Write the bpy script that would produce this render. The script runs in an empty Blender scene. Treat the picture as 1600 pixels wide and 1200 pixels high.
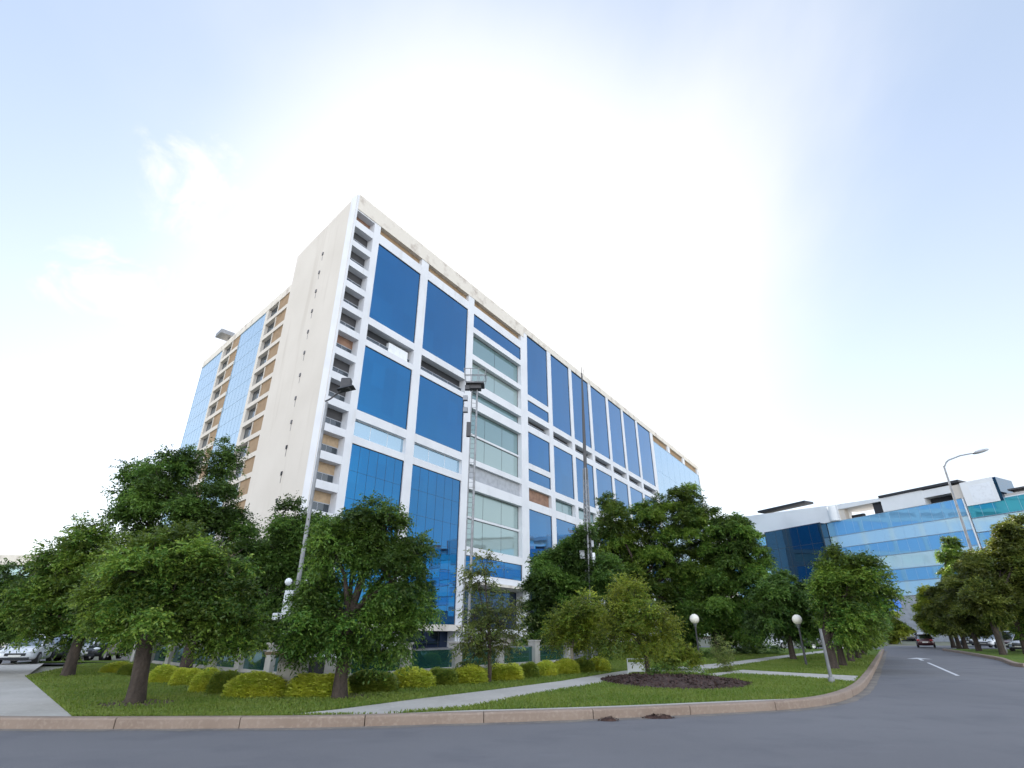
import bpy, bmesh, math, random
import numpy as np
from mathutils import Vector, Matrix
R = math.radians
C = bpy.context.scene.collection
sc = bpy.context.scene

# ---------------------------------------------------------------- camera
F, TILT, EYE = 840.0, R(25.25), 1.6          # focal length in pixels of a 1600 wide frame
cam = bpy.data.objects.new('camera', bpy.data.cameras.new('camera'))
C.objects.link(cam)
cam.location = (0, 0, EYE)
cam.rotation_euler = (math.pi/2 + TILT, 0, 0)
cam.data.sensor_width = 36.0
cam.data.lens = 36.0*F/1600.0
cam.data.clip_start = 0.1
cam.data.clip_end = 4000
sc.camera = cam

# ---------------------------------------------------------------- sky, sun, exposure
SUN_EL, SUN_AZ = 32.0, -11.0                   # azimuth from +Y, positive to the right
sc.view_settings.view_transform = 'Standard'
sc.view_settings.look = 'None'
sc.view_settings.gamma = 1.0
sc.view_settings.exposure = 2.08
world = bpy.data.worlds.new('World'); sc.world = world; world.use_nodes = True
VEIL = 0.60
def sky_dir(px, py):
    x, y = (px-800)/F, (600-py)/F
    v = Vector((x, math.cos(TILT)-math.sin(TILT)*y, math.sin(TILT)+math.cos(TILT)*y)).normalized(); return tuple(v)
CUMULUS = [(sky_dir(300, 275), 5.5, .9), (sky_dir(285, 320), 4.5, .7), (sky_dir(165, 430), 5.0, .9), (sky_dir(215, 440), 4.5, .75), (sky_dir(110, 445), 3.2, .7)]
def build_world():
    nt = world.node_tree; N = nt.nodes; L = nt.links; N.clear()
    out = N.new('ShaderNodeOutputWorld'); bg = N.new('ShaderNodeBackground'); bg.inputs[1].default_value = 0.1
    sky = N.new('ShaderNodeTexSky'); sky.sky_type = 'NISHITA'; sky.sun_disc = False
    sky.sun_elevation = R(SUN_EL); sky.sun_rotation = R(SUN_AZ); sky.altitude = 50
    sky.air_density = 1.0; sky.dust_density = 0.7; sky.ozone_density = 1.5
    tc = N.new('ShaderNodeTexCoord')
    sep = N.new('ShaderNodeSeparateXYZ'); L.new(tc.outputs['Generated'], sep.inputs[0])
    # clouds: direction projected on a layer overhead, so streaks run to the horizon
    def math_(op, a, b=None):
        m = N.new('ShaderNodeMath'); m.operation = op
        for i, v in enumerate((a, b)):
            if v is None: continue
            if isinstance(v, (int, float)): m.inputs[i].default_value = v
            else: L.new(v, m.inputs[i])
        return m.outputs[0]
    zz = math_('ADD', math_('MAXIMUM', sep.outputs[2], 0.0), 0.22)
    cx = math_('DIVIDE', sep.outputs[0], zz); cy = math_('DIVIDE', sep.outputs[1], zz)
    comb = N.new('ShaderNodeCombineXYZ'); L.new(cx, comb.inputs[0]); L.new(cy, comb.inputs[1])
    n1 = N.new('ShaderNodeTexNoise'); n1.inputs['Scale'].default_value = 0.75; n1.inputs['Detail'].default_value = 7
    n1.inputs['Roughness'].default_value = 0.52; n1.inputs['Distortion'].default_value = 0.35
    mp = N.new('ShaderNodeMapping'); mp.inputs['Location'].default_value = (3.3, 1.2, 0.0); mp.inputs['Rotation'].default_value = (0, 0, R(35)); mp.inputs['Scale'].default_value = (1.0, 0.55, 1)
    L.new(comb.outputs[0], mp.inputs[0]); L.new(mp.outputs[0], n1.inputs['Vector'])
    def mixc(f, c1, c2):
        m = N.new('ShaderNodeMix'); m.data_type = 'RGBA'
        for i, v in ((0, f), (6, c1), (7, c2)):
            if isinstance(v, (int, float)): m.inputs[i].default_value = v
            elif isinstance(v, tuple): m.inputs[i].default_value = (*v, 1)
            else: L.new(v, m.inputs[i])
        return m.outputs[2]
    def rng_(v, a, b, c=0.0, d=1.0):
        m = N.new('ShaderNodeMapRange'); m.interpolation_type = 'SMOOTHSTEP'; L.new(v, m.inputs[0])
        for i, q in enumerate((a, b, c, d)): m.inputs[i+1].default_value = q
        return m.outputs[0]
    # thin overcast veil; unseen sky behind the camera is brightened to lift the facades
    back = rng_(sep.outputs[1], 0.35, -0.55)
    back_fill = mixc(rng_(sep.outputs[2], 0.0, 0.75), (11.0, 11.0, 10.8), (3.1, 3.7, 4.7))
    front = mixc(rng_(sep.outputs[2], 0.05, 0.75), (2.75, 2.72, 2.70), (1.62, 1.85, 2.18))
    veil = mixc(back, front, back_fill)
    dim = mixc(0.30, sky.outputs[0], (0.0, 0.0, 0.0))
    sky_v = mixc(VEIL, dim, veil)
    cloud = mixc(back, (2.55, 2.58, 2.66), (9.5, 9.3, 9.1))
    cov = math_('MULTIPLY', rng_(n1.outputs[0], 0.42, 0.72), 0.85)
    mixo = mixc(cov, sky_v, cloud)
    # hazy glare round the hidden sun, and two small cumulus groups on the left
    def near(d, a, b):
        vm = N.new('ShaderNodeVectorMath'); vm.operation = 'DOT_PRODUCT'; L.new(tc.outputs['Generated'], vm.inputs[0]); vm.inputs[1].default_value = d
        return rng_(vm.outputs['Value'], a, b)
    glare = near((math.sin(R(SUN_AZ+9))*math.cos(R(SUN_EL)), math.cos(R(SUN_AZ+9))*math.cos(R(SUN_EL)), math.sin(R(SUN_EL))), 0.83, 1.0)
    mixo = mixc(math_('MULTIPLY', glare, 0.95), mixo, (2.9, 2.88, 2.84))
    n2 = N.new('ShaderNodeTexNoise'); n2.inputs['Scale'].default_value = 13.0; n2.inputs['Distortion'].default_value = 0.4; n2.inputs['Detail'].default_value = 8; n2.inputs['Roughness'].default_value = 0.58
    L.new(tc.outputs['Generated'], n2.inputs['Vector'])
    for (d, wd, am) in CUMULUS:
        m = near(d, math.cos(R(wd)), math.cos(R(wd*.25)))
        puff = rng_(math_('ADD', math_('MULTIPLY', m, 0.24), n2.outputs[0]), 0.60, 0.90)
        puff = math_('MULTIPLY', puff, math_('MINIMUM', math_('MULTIPLY', m, 2.2), 1.0))
        mixo = mixc(math_('MULTIPLY', puff, am), mixo, (2.75, 2.74, 2.74))
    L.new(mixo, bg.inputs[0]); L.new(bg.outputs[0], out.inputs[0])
build_world()
sun = bpy.data.objects.new('sun', bpy.data.lights.new('sun', 'SUN')); C.objects.link(sun)
sun.data.energy = 3.0; sun.data.angle = R(0.53); sun.data.color = (1.0, 0.93, 0.82)
sd = Vector((math.sin(R(SUN_AZ))*math.cos(R(SUN_EL)), math.cos(R(SUN_AZ))*math.cos(R(SUN_EL)), math.sin(R(SUN_EL))))
sun.rotation_euler = sd.to_track_quat('Z', 'Y').to_euler()
sun.location = (0, 0, 120)

# ---------------------------------------------------------------- helpers
SL = 0.009                                    # the whole site rises gently away from the camera
def G(x, y): return SL*(y-13.0)
def ray(px, py):
    x = (px-800)/F; y = (600-py)/F
    return Vector((x, math.cos(TILT)-math.sin(TILT)*y, math.sin(TILT)+math.cos(TILT)*y))
def at(px, py, Y):
    r = ray(px, py); return Vector((0, 0, EYE)) + r*(Y/r.y)
def gp(px, py, h=0.0):
    r = ray(px, py); k = (EYE+SL*13-h)/(SL*r.y-r.z)
    return Vector((r.x*k, r.y*k, EYE+r.z*k))
def mpp(Y, py):                               # metres per pixel at distance Y
    r = ray(800, py); return (Y/r.y)/F
def tag(o, label, cat, group=None):
    o['label'] = label; o['category'] = cat
    if group: o['group'] = group
    return o
def struct(o, kind='structure'):
    o['kind'] = kind; return o
def empty(name, loc, label=None, cat=None, group=None, rz=0):
    o = bpy.data.objects.new(name, None); C.objects.link(o); o.location = loc; o.rotation_euler = (0, 0, rz)
    o.empty_display_size = 0.3
    if label: tag(o, label, cat, group)
    return o
class MB:
    def __init__(s): s.v = []; s.f = []; s.m = []
    def face(s, pts, m=0):
        b = len(s.v); s.v += [tuple(p) for p in pts]; s.f.append(tuple(range(b, b+len(pts)))); s.m.append(m)
    def hexa(s, p, m=0):                      # 8 points: bottom loop then top loop
        b = len(s.v); s.v += [tuple(q) for q in p]
        for q in ((0,3,2,1),(4,5,6,7),(0,1,5,4),(1,2,6,5),(2,3,7,6),(3,0,4,7)):
            s.f.append(tuple(b+i for i in q)); s.m.append(m)
    def box(s, x0, x1, y0, y1, z0, z1, m=0):
        s.hexa([(x0,y0,z0),(x1,y0,z0),(x1,y1,z0),(x0,y1,z0),(x0,y0,z1),(x1,y0,z1),(x1,y1,z1),(x0,y1,z1)], m)
    def prism(s, poly, z0, z1, m=0):
        n = len(poly); b = len(s.v)
        zf = (lambda z, p: z(p[0], p[1]) if callable(z) else z)
        s.v += [(p[0], p[1], zf(z0, p)) for p in poly] + [(p[0], p[1], zf(z1, p)) for p in poly]
        s.f.append(tuple(range(b+n-1, b-1, -1))); s.m.append(m)
        s.f.append(tuple(range(b+n, b+2*n))); s.m.append(m)
        for i in range(n):
            j = (i+1) % n; s.f.append((b+i, b+j, b+n+j, b+n+i)); s.m.append(m)
    def tube(s, pts, rad, n=8, cap=True, m=0):
        pts = [Vector(p) for p in pts]; rings = []
        prev = None
        for i, p in enumerate(pts):
            t = (pts[min(i+1, len(pts)-1)] - pts[max(i-1, 0)]).normalized()
            if prev is None:
                a = t.orthogonal().normalized()
            else:
                a = (prev - t*prev.dot(t)).normalized()
            prev = a; bb = t.cross(a); r = rad[i] if isinstance(rad, (list, tuple)) else rad
            base = len(s.v)
            for k in range(n):
                w = 2*math.pi*k/n; s.v.append(tuple(p + (a*math.cos(w)+bb*math.sin(w))*r))
            rings.append(base)
        for i in range(len(rings)-1):
            for k in range(n):
                k2 = (k+1) % n
                s.f.append((rings[i]+k, rings[i]+k2, rings[i+1]+k2, rings[i+1]+k)); s.m.append(m)
        if cap:
            s.f.append(tuple(rings[0]+k for k in reversed(range(n)))); s.m.append(m)
            s.f.append(tuple(rings[-1]+k for k in range(n))); s.m.append(m)
    def ball(s, c, r, nu=16, nv=10, sx=1, sy=1, sz=1, m=0):
        b = len(s.v); c = Vector(c)
        for j in range(1, nv):
            th = math.pi*j/nv
            for i in range(nu):
                ph = 2*math.pi*i/nu
                s.v.append((c.x+r*sx*math.sin(th)*math.cos(ph), c.y+r*sy*math.sin(th)*math.sin(ph), c.z+r*sz*math.cos(th)))
        top = len(s.v); s.v.append((c.x, c.y, c.z+r*sz)); bot = len(s.v); s.v.append((c.x, c.y, c.z-r*sz))
        for j in range(nv-2):
            for i in range(nu):
                i2 = (i+1) % nu; s.f.append((b+j*nu+i, b+(j+1)*nu+i, b+(j+1)*nu+i2, b+j*nu+i2)); s.m.append(m)
        for i in range(nu):
            i2 = (i+1) % nu
            s.f.append((top, b+i, b+i2)); s.m.append(m)
            s.f.append((bot, b+(nv-2)*nu+i2, b+(nv-2)*nu+i)); s.m.append(m)
    def build(s, name, mat, parent=None, loc=None, smooth=False, bevel=0):
        """parent: its world location is taken off the vertices; loc: same for a top-level mesh."""
        o0 = Vector((0, 0, 0))
        if parent is not None:
            q = parent
            while q is not None: o0 = o0 + q.location; q = q.parent
        if loc is not None: o0 = Vector(loc)
        me = bpy.data.meshes.new(name)
        me.from_pydata([(v[0]-o0.x, v[1]-o0.y, v[2]-o0.z) for v in s.v], [], s.f)
        mats = mat if isinstance(mat, (list, tuple)) else [mat]
        for mm in mats: me.materials.append(mm)
        me.polygons.foreach_set('material_index', s.m)
        if smooth: me.polygons.foreach_set('use_smooth', [True]*len(s.f))
        me.update()
        ob = bpy.data.objects.new(name, me); C.objects.link(ob)
        if parent is not None: ob.parent = parent
        if loc is not None: ob.location = loc
        if bevel:
            bv = ob.modifiers.new('bevel', 'BEVEL'); bv.width = bevel; bv.segments = 2; bv.limit_method = 'ANGLE'
        return ob
def copy_tree(o, parent=None):
    c = o.copy(); C.objects.link(c)
    if parent is not None: c.parent = parent
    for ch in list(o.children): copy_tree(ch, c)
    return c
def fill_poly(name, outer, mat, h=0.0, hole=None, loc=None):
    """flat polygon lying on the sloping site, h above it, optional hole."""
    bm = bmesh.new(); edges = []
    for ring in ([outer] + ([hole] if hole else [])):
        vs = [bm.verts.new((p[0], p[1], G(p[0], p[1])+h)) for p in ring]
        edges += [bm.edges.new((vs[i], vs[(i+1) % len(vs)])) for i in range(len(vs))]
    bmesh.ops.triangle_fill(bm, use_beauty=True, use_dissolve=False, edges=edges)
    for f in bm.faces:
        f.normal_update()
        if f.normal.z < 0: f.normal_flip()
    me = bpy.data.meshes.new(name); bm.to_mesh(me); bm.free(); me.materials.append(mat)
    o = bpy.data.objects.new(name, me); C.objects.link(o)
    return o
def catmull(pts, n=6):
    P = [Vector((p[0], p[1], 0)) for p in pts]; out = []
    for i in range(len(P)-1):
        a = P[max(i-1, 0)]; b = P[i]; c = P[i+1]; d = P[min(i+2, len(P)-1)]
        for k in range(n):
            t = k/n
            out.append(0.5*((2*b)+(c-a)*t+(2*a-5*b+4*c-d)*t*t+(3*b-a-3*c+d)*t**3))
    out.append(P[-1]); return out
def offset_line(L, d):
    out = []
    for i, p in enumerate(L):
        t = (L[min(i+1, len(L)-1)]-L[max(i-1, 0)]).normalized()
        out.append(p + Vector((-t.y, t.x, 0))*d)
    return out

# ---------------------------------------------------------------- materials
def mat(name, col, rough=0.6, metal=0.0, spec=0.5, noise=None, bump=None, emit=None):
    """noise=(scale, second colour, low, high, detail) mixes a second real colour in; bump=(scale, strength, distance)"""
    m = bpy.data.materials.new(name); m.use_nodes = True
    nt = m.node_tree; N = nt.nodes; L = nt.links; p = N['Principled BSDF']
    p.inputs['Base Color'].default_value = (*col, 1); p.inputs['Roughness'].default_value = rough
    p.inputs['Metallic'].default_value = metal; p.inputs['Specular IOR Level'].default_value = spec
    tc = N.new('ShaderNodeTexCoord')
    if noise:
        last = None
        for ns in (noise if isinstance(noise, list) else [noise]):
            n = N.new('ShaderNodeTexNoise'); n.inputs['Scale'].default_value = ns[0]; n.inputs['Detail'].default_value = ns[4] if len(ns) > 4 else 5
            if len(ns) > 5:
                mp = N.new('ShaderNodeMapping'); mp.inputs['Scale'].default_value = ns[5]; L.new(tc.outputs['Object'], mp.inputs[0]); L.new(mp.outputs[0], n.inputs['Vector'])
            else: L.new(tc.outputs['Object'], n.inputs['Vector'])
            r = N.new('ShaderNodeMapRange'); r.inputs[1].default_value = ns[2]; r.inputs[2].default_value = ns[3]; L.new(n.outputs[0], r.inputs[0])
            mx = N.new('ShaderNodeMix'); mx.data_type = 'RGBA'; L.new(r.outputs[0], mx.inputs[0])
            if last is None: mx.inputs[6].default_value = (*col, 1)
            else: L.new(last, mx.inputs[6])
            mx.inputs[7].default_value = (*ns[1], 1); last = mx.outputs[2]
        L.new(last, p.inputs['Base Color'])
    if bump:
        n = N.new('ShaderNodeTexNoise'); n.inputs['Scale'].default_value = bump[0]; n.inputs['Detail'].default_value = 4; L.new(tc.outputs['Object'], n.inputs['Vector'])
        b = N.new('ShaderNodeBump'); b.inputs['Strength'].default_value = bump[1]; b.inputs['Distance'].default_value = bump[2]
        L.new(n.outputs[0], b.inputs['Height']); L.new(b.outputs[0], p.inputs['Normal'])
    return m
def glass_mat(name, tint, body, mirror=0.8, rough=0.015, wob=0.012, scale=0.25, tile=None):
    """coated facade glass: a tinted mirror coat over a coloured body"""
    m = bpy.data.materials.new(name); m.use_nodes = True
    nt = m.node_tree; N = nt.nodes; L = nt.links; p = N['Principled BSDF']
    p.inputs['Base Color'].default_value = (*body, 1); p.inputs['Roughness'].default_value = 0.15; p.inputs['Specular IOR Level'].default_value = 0.5
    g = N.new('ShaderNodeBsdfGlossy'); g.inputs['Color'].default_value = (*tint, 1); g.inputs['Roughness'].default_value = rough
    mx = N.new('ShaderNodeMixShader'); mx.inputs[0].default_value = mirror
    tc = N.new('ShaderNodeTexCoord'); n = N.new('ShaderNodeTexNoise'); n.inputs['Scale'].default_value = scale; n.inputs['Detail'].default_value = 2
    L.new(tc.outputs['Object'], n.inputs['Vector'])
    b = N.new('ShaderNodeBump'); b.inputs['Strength'].default_value = 1.0; b.inputs['Distance'].default_value = wob
    L.new(n.outputs[0], b.inputs['Height']); L.new(b.outputs[0], g.inputs['Normal'])
    if tile:                                   # single lights of glass: each tilted and tinted a little differently
        sp = N.new('ShaderNodeSeparateXYZ'); L.new(tc.outputs['Object'], sp.inputs[0])
        def mth(op, a, c):
            q = N.new('ShaderNodeMath'); q.operation = op
            for i, v in enumerate((a, c)):
                if v is None: continue
                if isinstance(v, (int, float)): q.inputs[i].default_value = v
                else: L.new(v, q.inputs[i])
            return q.outputs[0]
        u = mth('FLOOR', mth('DIVIDE', mth('ADD', mth('MULTIPLY', sp.outputs[0], .5566), mth('MULTIPLY', sp.outputs[1], .8308)), tile[0]), None)
        v = mth('FLOOR', mth('DIVIDE', sp.outputs[2], tile[1]), None)
        cb = N.new('ShaderNodeCombineXYZ'); L.new(u, cb.inputs[0]); L.new(v, cb.inputs[1])
        wn = N.new('ShaderNodeTexWhiteNoise'); L.new(cb.outputs[0], wn.inputs['Vector'])
        sb = N.new('ShaderNodeVectorMath'); sb.operation = 'SUBTRACT'; L.new(wn.outputs['Color'], sb.inputs[0]); sb.inputs[1].default_value = (.5,.5,.5)
        sl = N.new('ShaderNodeVectorMath'); sl.operation = 'SCALE'; L.new(sb.outputs[0], sl.inputs[0]); sl.inputs['Scale'].default_value = .022
        ad = N.new('ShaderNodeVectorMath'); L.new(b.outputs[0], ad.inputs[0]); L.new(sl.outputs[0], ad.inputs[1]); L.new(ad.outputs[0], g.inputs['Normal'])
        tv = N.new('ShaderNodeHueSaturation'); tv.inputs['Color'].default_value = (*tint, 1)
        rv = N.new('ShaderNodeMapRange'); rv.inputs[3].default_value = .95; rv.inputs[4].default_value = 1.05; L.new(wn.outputs['Value'], rv.inputs[0]); L.new(rv.outputs[0], tv.inputs['Value']); L.new(tv.outputs[0], g.inputs['Color'])
    L.new(p.outputs[0], mx.inputs[1]); L.new(g.outputs[0], mx.inputs[2])
    lw = N.new('ShaderNodeLayerWeight'); lw.inputs[0].default_value = 0.5; L.new(b.outputs[0], lw.inputs['Normal'])
    pw = N.new('ShaderNodeMath'); pw.operation = 'POWER'; pw.inputs[1].default_value = 2.8; L.new(lw.outputs['Facing'], pw.inputs[0])
    ml = N.new('ShaderNodeMath'); ml.operation = 'MULTIPLY'; ml.inputs[1].default_value = 0.8; L.new(pw.outputs[0], ml.inputs[0])
    g2 = N.new('ShaderNodeBsdfGlossy'); g2.inputs['Color'].default_value = (.8, .9, 1, 1); g2.inputs['Roughness'].default_value = rough; L.new(b.outputs[0], g2.inputs['Normal'])
    m2 = N.new('ShaderNodeMixShader'); L.new(ml.outputs[0], m2.inputs[0]); L.new(mx.outputs[0], m2.inputs[1]); L.new(g2.outputs[0], m2.inputs[2])
    L.new(m2.outputs[0], N['Material Output'].inputs[0])
    return m
def leaf_mat(name, c1, c2, c3, trans=0.45, nscale=0.55, tone=True):
    m = bpy.data.materials.new(name); m.use_nodes = True
    nt = m.node_tree; N = nt.nodes; L = nt.links; p = N['Principled BSDF']
    geo = N.new('ShaderNodeNewGeometry'); tc = N.new('ShaderNodeTexCoord')
    n = N.new('ShaderNodeTexNoise'); n.inputs['Scale'].default_value = nscale; n.inputs['Detail'].default_value = 3; L.new(tc.outputs['Object'], n.inputs['Vector'])
    r = N.new('ShaderNodeMapRange'); r.inputs[1].default_value = 0.40; r.inputs[2].default_value = 0.64; L.new(n.outputs[0], r.inputs[0])
    a = N.new('ShaderNodeMix'); a.data_type = 'RGBA'; a.inputs[6].default_value = (*c1, 1); a.inputs[7].default_value = (*c2, 1); L.new(r.outputs[0], a.inputs[0])
    rr = N.new('ShaderNodeMapRange'); rr.inputs[1].default_value = 0.45; rr.inputs[2].default_value = 1.0; rr.inputs[4].default_value = 0.75; L.new(geo.outputs['Random Per Island'], rr.inputs[0])
    b = N.new('ShaderNodeMix'); b.data_type = 'RGBA'; b.inputs[7].default_value = (*c3, 1); L.new(rr.outputs[0], b.inputs[0]); L.new(a.outputs[2], b.inputs[6])
    if tone:                                   # whole sprays differ: old dark leaves, fresh pale ones; inner twigs dark as crown shade
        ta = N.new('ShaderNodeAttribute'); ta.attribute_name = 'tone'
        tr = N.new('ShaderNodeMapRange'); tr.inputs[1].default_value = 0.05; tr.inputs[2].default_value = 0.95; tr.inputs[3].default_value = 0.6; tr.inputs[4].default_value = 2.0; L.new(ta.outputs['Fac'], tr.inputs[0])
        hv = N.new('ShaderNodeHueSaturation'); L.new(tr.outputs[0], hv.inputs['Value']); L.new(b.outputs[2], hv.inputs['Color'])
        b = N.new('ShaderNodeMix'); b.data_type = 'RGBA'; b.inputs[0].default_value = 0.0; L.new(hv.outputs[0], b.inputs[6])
    L.new(b.outputs[2], p.inputs['Base Color']); p.inputs['Roughness'].default_value = 0.45; p.inputs['Specular IOR Level'].default_value = 0.35
    t = N.new('ShaderNodeBsdfTranslucent')
    hs = N.new('ShaderNodeHueSaturation'); hs.inputs['Hue'].default_value = 0.485; hs.inputs['Value'].default_value = 1.5; L.new(b.outputs[2], hs.inputs['Color']); L.new(hs.outputs[0], t.inputs[0])
    mx = N.new('ShaderNodeMixShader'); mx.inputs[0].default_value = trans
    L.new(p.outputs[0], mx.inputs[1]); L.new(t.outputs[0], mx.inputs[2]); L.new(mx.outputs[0], N['Material Output'].inputs[0])
    return m
M = {}
M['white'] = mat('white_paint', (.63,.645,.68), .55, noise=[(.35,(.56,.575,.61),.45,.75,6),(1.2,(.50,.495,.49),.60,.85,8,(1,1,.18))])
M['cream'] = mat('cream_render', (.585,.545,.495), .75, noise=[(.12,(.535,.495,.445),.4,.7,6),(.5,(.42,.375,.325),.56,.85,8,(1,1,.10))], bump=(3,.15,.02))
M['parapet'] = mat('weathered_parapet', (.62,.58,.52), .8, noise=[(.6,(.36,.31,.27),.52,.75,8),(2.5,(.66,.62,.57),.5,.8,6)])
M['beige'] = mat('tan_render', (.29,.20,.12), .8, noise=(.8,(.22,.145,.08),.42,.7,8))
M['brown'] = mat('brown_board', (.26,.15,.10), .7, noise=(1.5,(.16,.09,.06),.4,.7,6))
M['grey'] = mat('grey_panel', (.36,.38,.42), .6, noise=(1.5,(.28,.30,.33),.4,.7,6))
M['dark'] = mat('dark_recess', (.02,.022,.028), .7)
M['core'] = mat('core_concrete', (.40,.38,.36), .8)
M['shade'] = mat('loggia_shade_grey', (.045,.045,.05), .7)  # near-black colour standing in for shade inside the loggias
M['band_frame'] = mat('band_frame', (.30,.42,.54), .5)
M['gutter'] = mat('gutter_dust', (.20,.175,.15), .95, noise=[(1.2,(.13,.12,.115),.38,.66,8),(8,(.25,.22,.19),.5,.8,6)])
M['soffit'] = mat('soffit_grey', (.13,.13,.14), .8)
M['glass_blue'] = glass_mat('blue_mirror_glass', (.012,.155,.36), (.002,.03,.13), .86, wob=.03, scale=.12, tile=(2.03,3.05))
M['glass_navy'] = glass_mat('navy_glass', (.01,.03,.08), (.004,.012,.05), .7)
M['glass_green'] = glass_mat('green_glass_over_blind', (.26,.36,.36), (.36,.46,.44), .5, rough=.03)
M['glass_teal'] = glass_mat('teal_glass_over_blind', (.20,.29,.30), (.20,.32,.33), .5, rough=.03)
M['glass_pale'] = glass_mat('pale_blue_glass', (.38,.52,.62), (.32,.50,.66), .75, rough=.03)
M['glass_clear'] = glass_mat('clear_dark_glass', (.14,.16,.18), (.02,.03,.04), .35)
M['steel'] = mat('grey_painted_steel', (.17,.18,.19), .5, .2, noise=(3,(.12,.125,.13),.4,.7,6))
M['metal'] = mat('galvanised_steel', (.24,.25,.27), .5, .5, noise=(3,(.17,.175,.18),.4,.7,6))
M['darkmetal'] = mat('dark_steel', (.06,.06,.065), .5, .4)
M['whitebox'] = mat('white_enamel', (.72,.75,.79), .4, noise=(2,(.60,.62,.65),.5,.8,5))
M['asphalt'] = mat('asphalt', (.122,.122,.134), .85, noise=[(.18,(.148,.148,.160),.35,.7,8),(.7,(.095,.097,.113),.5,.8,9),(2.2,(.15,.15,.165),.58,.85,6,(.35,1,1)),(60,(.17,.17,.185),.55,.8,2)], bump=(90,.5,.012))
M['ground'] = mat('dry_ground', (.20,.19,.15), .95, noise=(.3,(.12,.14,.07),.4,.65,7))
M['yard'] = mat('yard_paving', (.22,.22,.22), .9, noise=(.4,(.15,.15,.15),.4,.7,6))
M['concrete'] = mat('path_concrete', (.42,.40,.37), .9, noise=[(.6,(.34,.32,.29),.4,.7,8),(9,(.50,.48,.45),.55,.8,4)], bump=(40,.3,.006))
M['kerb'] = mat('kerb_stone', (.255,.195,.155), .85, noise=[(.9,(.21,.155,.12),.4,.7,8),(14,(.31,.25,.205),.5,.8,5),(2.5,(.27,.22,.18),.62,.8,7)], bump=(30,.4,.008))
M['lawn'] = mat('lawn_turf', (.11,.165,.026), .95, spec=.15, noise=[(.35,(.085,.145,.022),.4,.65,6),(2.2,(.145,.19,.04),.5,.8,7),(.9,(.11,.10,.045),.62,.85,8)], bump=(45,.9,.04))
M['blade'] = leaf_mat('grass_blade', (.100,.172,.022), (.150,.212,.034), (.20,.23,.055), .35, .5, tone=False)
M['soil'] = mat('bare_soil', (.10,.065,.05), .95, noise=(4,(.06,.038,.03),.4,.7,8), bump=(25,.9,.05))
M['mulch'] = mat('bark_mulch', (.055,.030,.026), .95, noise=(9,(.095,.055,.045),.45,.75,8), bump=(30,1,.06))
M['bark'] = mat('bark', (.060,.045,.036), .95, noise=(7,(.028,.021,.017),.4,.7,8,(1,1,.25)), bump=(14,1,.05))
M['bark_pale'] = mat('pale_bark', (.30,.27,.22), .9, noise=(6,(.18,.15,.12),.4,.7,8,(1,1,.3)), bump=(14,.8,.03))
M['mark'] = mat('road_paint', (.62,.63,.66), .7, noise=(9,(.28,.28,.30),.5,.75,8))
M['pillar'] = mat('stone_pillar', (.36,.35,.33), .85, noise=[(2.2,(.28,.265,.25),.4,.7,8),(1.2,(.20,.19,.18),.6,.85,8,(1,1,.2))])
M['slab'] = mat('tan_slab', (.42,.31,.20), .8, noise=(3,(.33,.24,.16),.4,.7,6))
M['globe'] = mat('opal_globe', (.80,.76,.68), .25)
M['rubber'] = mat('tyre_rubber', (.018,.018,.019), .8)
M['rim'] = mat('alloy_rim', (.50,.51,.53), .3, .8)
M['carglass'] = glass_mat('car_glass', (.55,.62,.68), (.012,.016,.02), .4, wob=0)
M['redlamp'] = mat('tail_lamp_red', (.40,.02,.02), .2)
M['clearlamp'] = mat('headlamp_lens', (.72,.75,.78), .1)
M['plate'] = mat('plate_white', (.70,.70,.66), .5)
M['blueSign'] = mat('blue_sign_face', (.02,.17,.62), .35)
M['leaf_deep'] = leaf_mat('leaf_deep', (.036,.088,.014), (.064,.122,.018), (.12,.175,.028), .36)
M['leaf_olive'] = leaf_mat('leaf_olive', (.042,.066,.013), (.080,.100,.017), (.14,.15,.028), .36)
M['leaf_dark'] = leaf_mat('leaf_dark', (.034,.080,.016), (.056,.110,.019), (.105,.165,.030), .36)
M['leaf_mid'] = leaf_mat('leaf_mid', (.042,.098,.016), (.092,.150,.020), (.160,.205,.032), .34)
M['leaf_yel'] = leaf_mat('leaf_yel', (.085,.140,.018), (.165,.195,.022), (.230,.235,.036), .48)
M['leaf_dry'] = leaf_mat('leaf_dry', (.080,.120,.030), (.120,.145,.036), (.16,.16,.05), .42)
M['leaf_hedge'] = leaf_mat('hedge_leaf', (.34,.43,.045), (.48,.52,.06), (.56,.56,.11), .42, .9, tone=False)
M['leaf_hedge_green'] = leaf_mat('hedge_leaf_green', (.10,.17,.025), (.18,.24,.03), (.27,.29,.045), .42, .9, tone=False)
M['leaf_lit'] = leaf_mat('leaf_lime', (.07,.115,.02), (.13,.15,.025), (.20,.19,.035), .5)
M['flower'] = mat('flower_petal', (.75,.55,.42), .6)
def car_paint(name, c, metal=.3):
    m = mat(name, c, .28, metal); m.node_tree.nodes['Principled BSDF'].inputs['Coat Weight'].default_value = .8; return m
M['car_white'] = car_paint('car_paint_white', (.62,.64,.67), 0)
M['car_silver'] = car_paint('car_paint_silver', (.42,.44,.47), .6)
M['car_dark'] = car_paint('car_paint_charcoal', (.022,.024,.03), .3)
M['car_red'] = car_paint('car_paint_maroon', (.05,.009,.013), .3)

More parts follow.
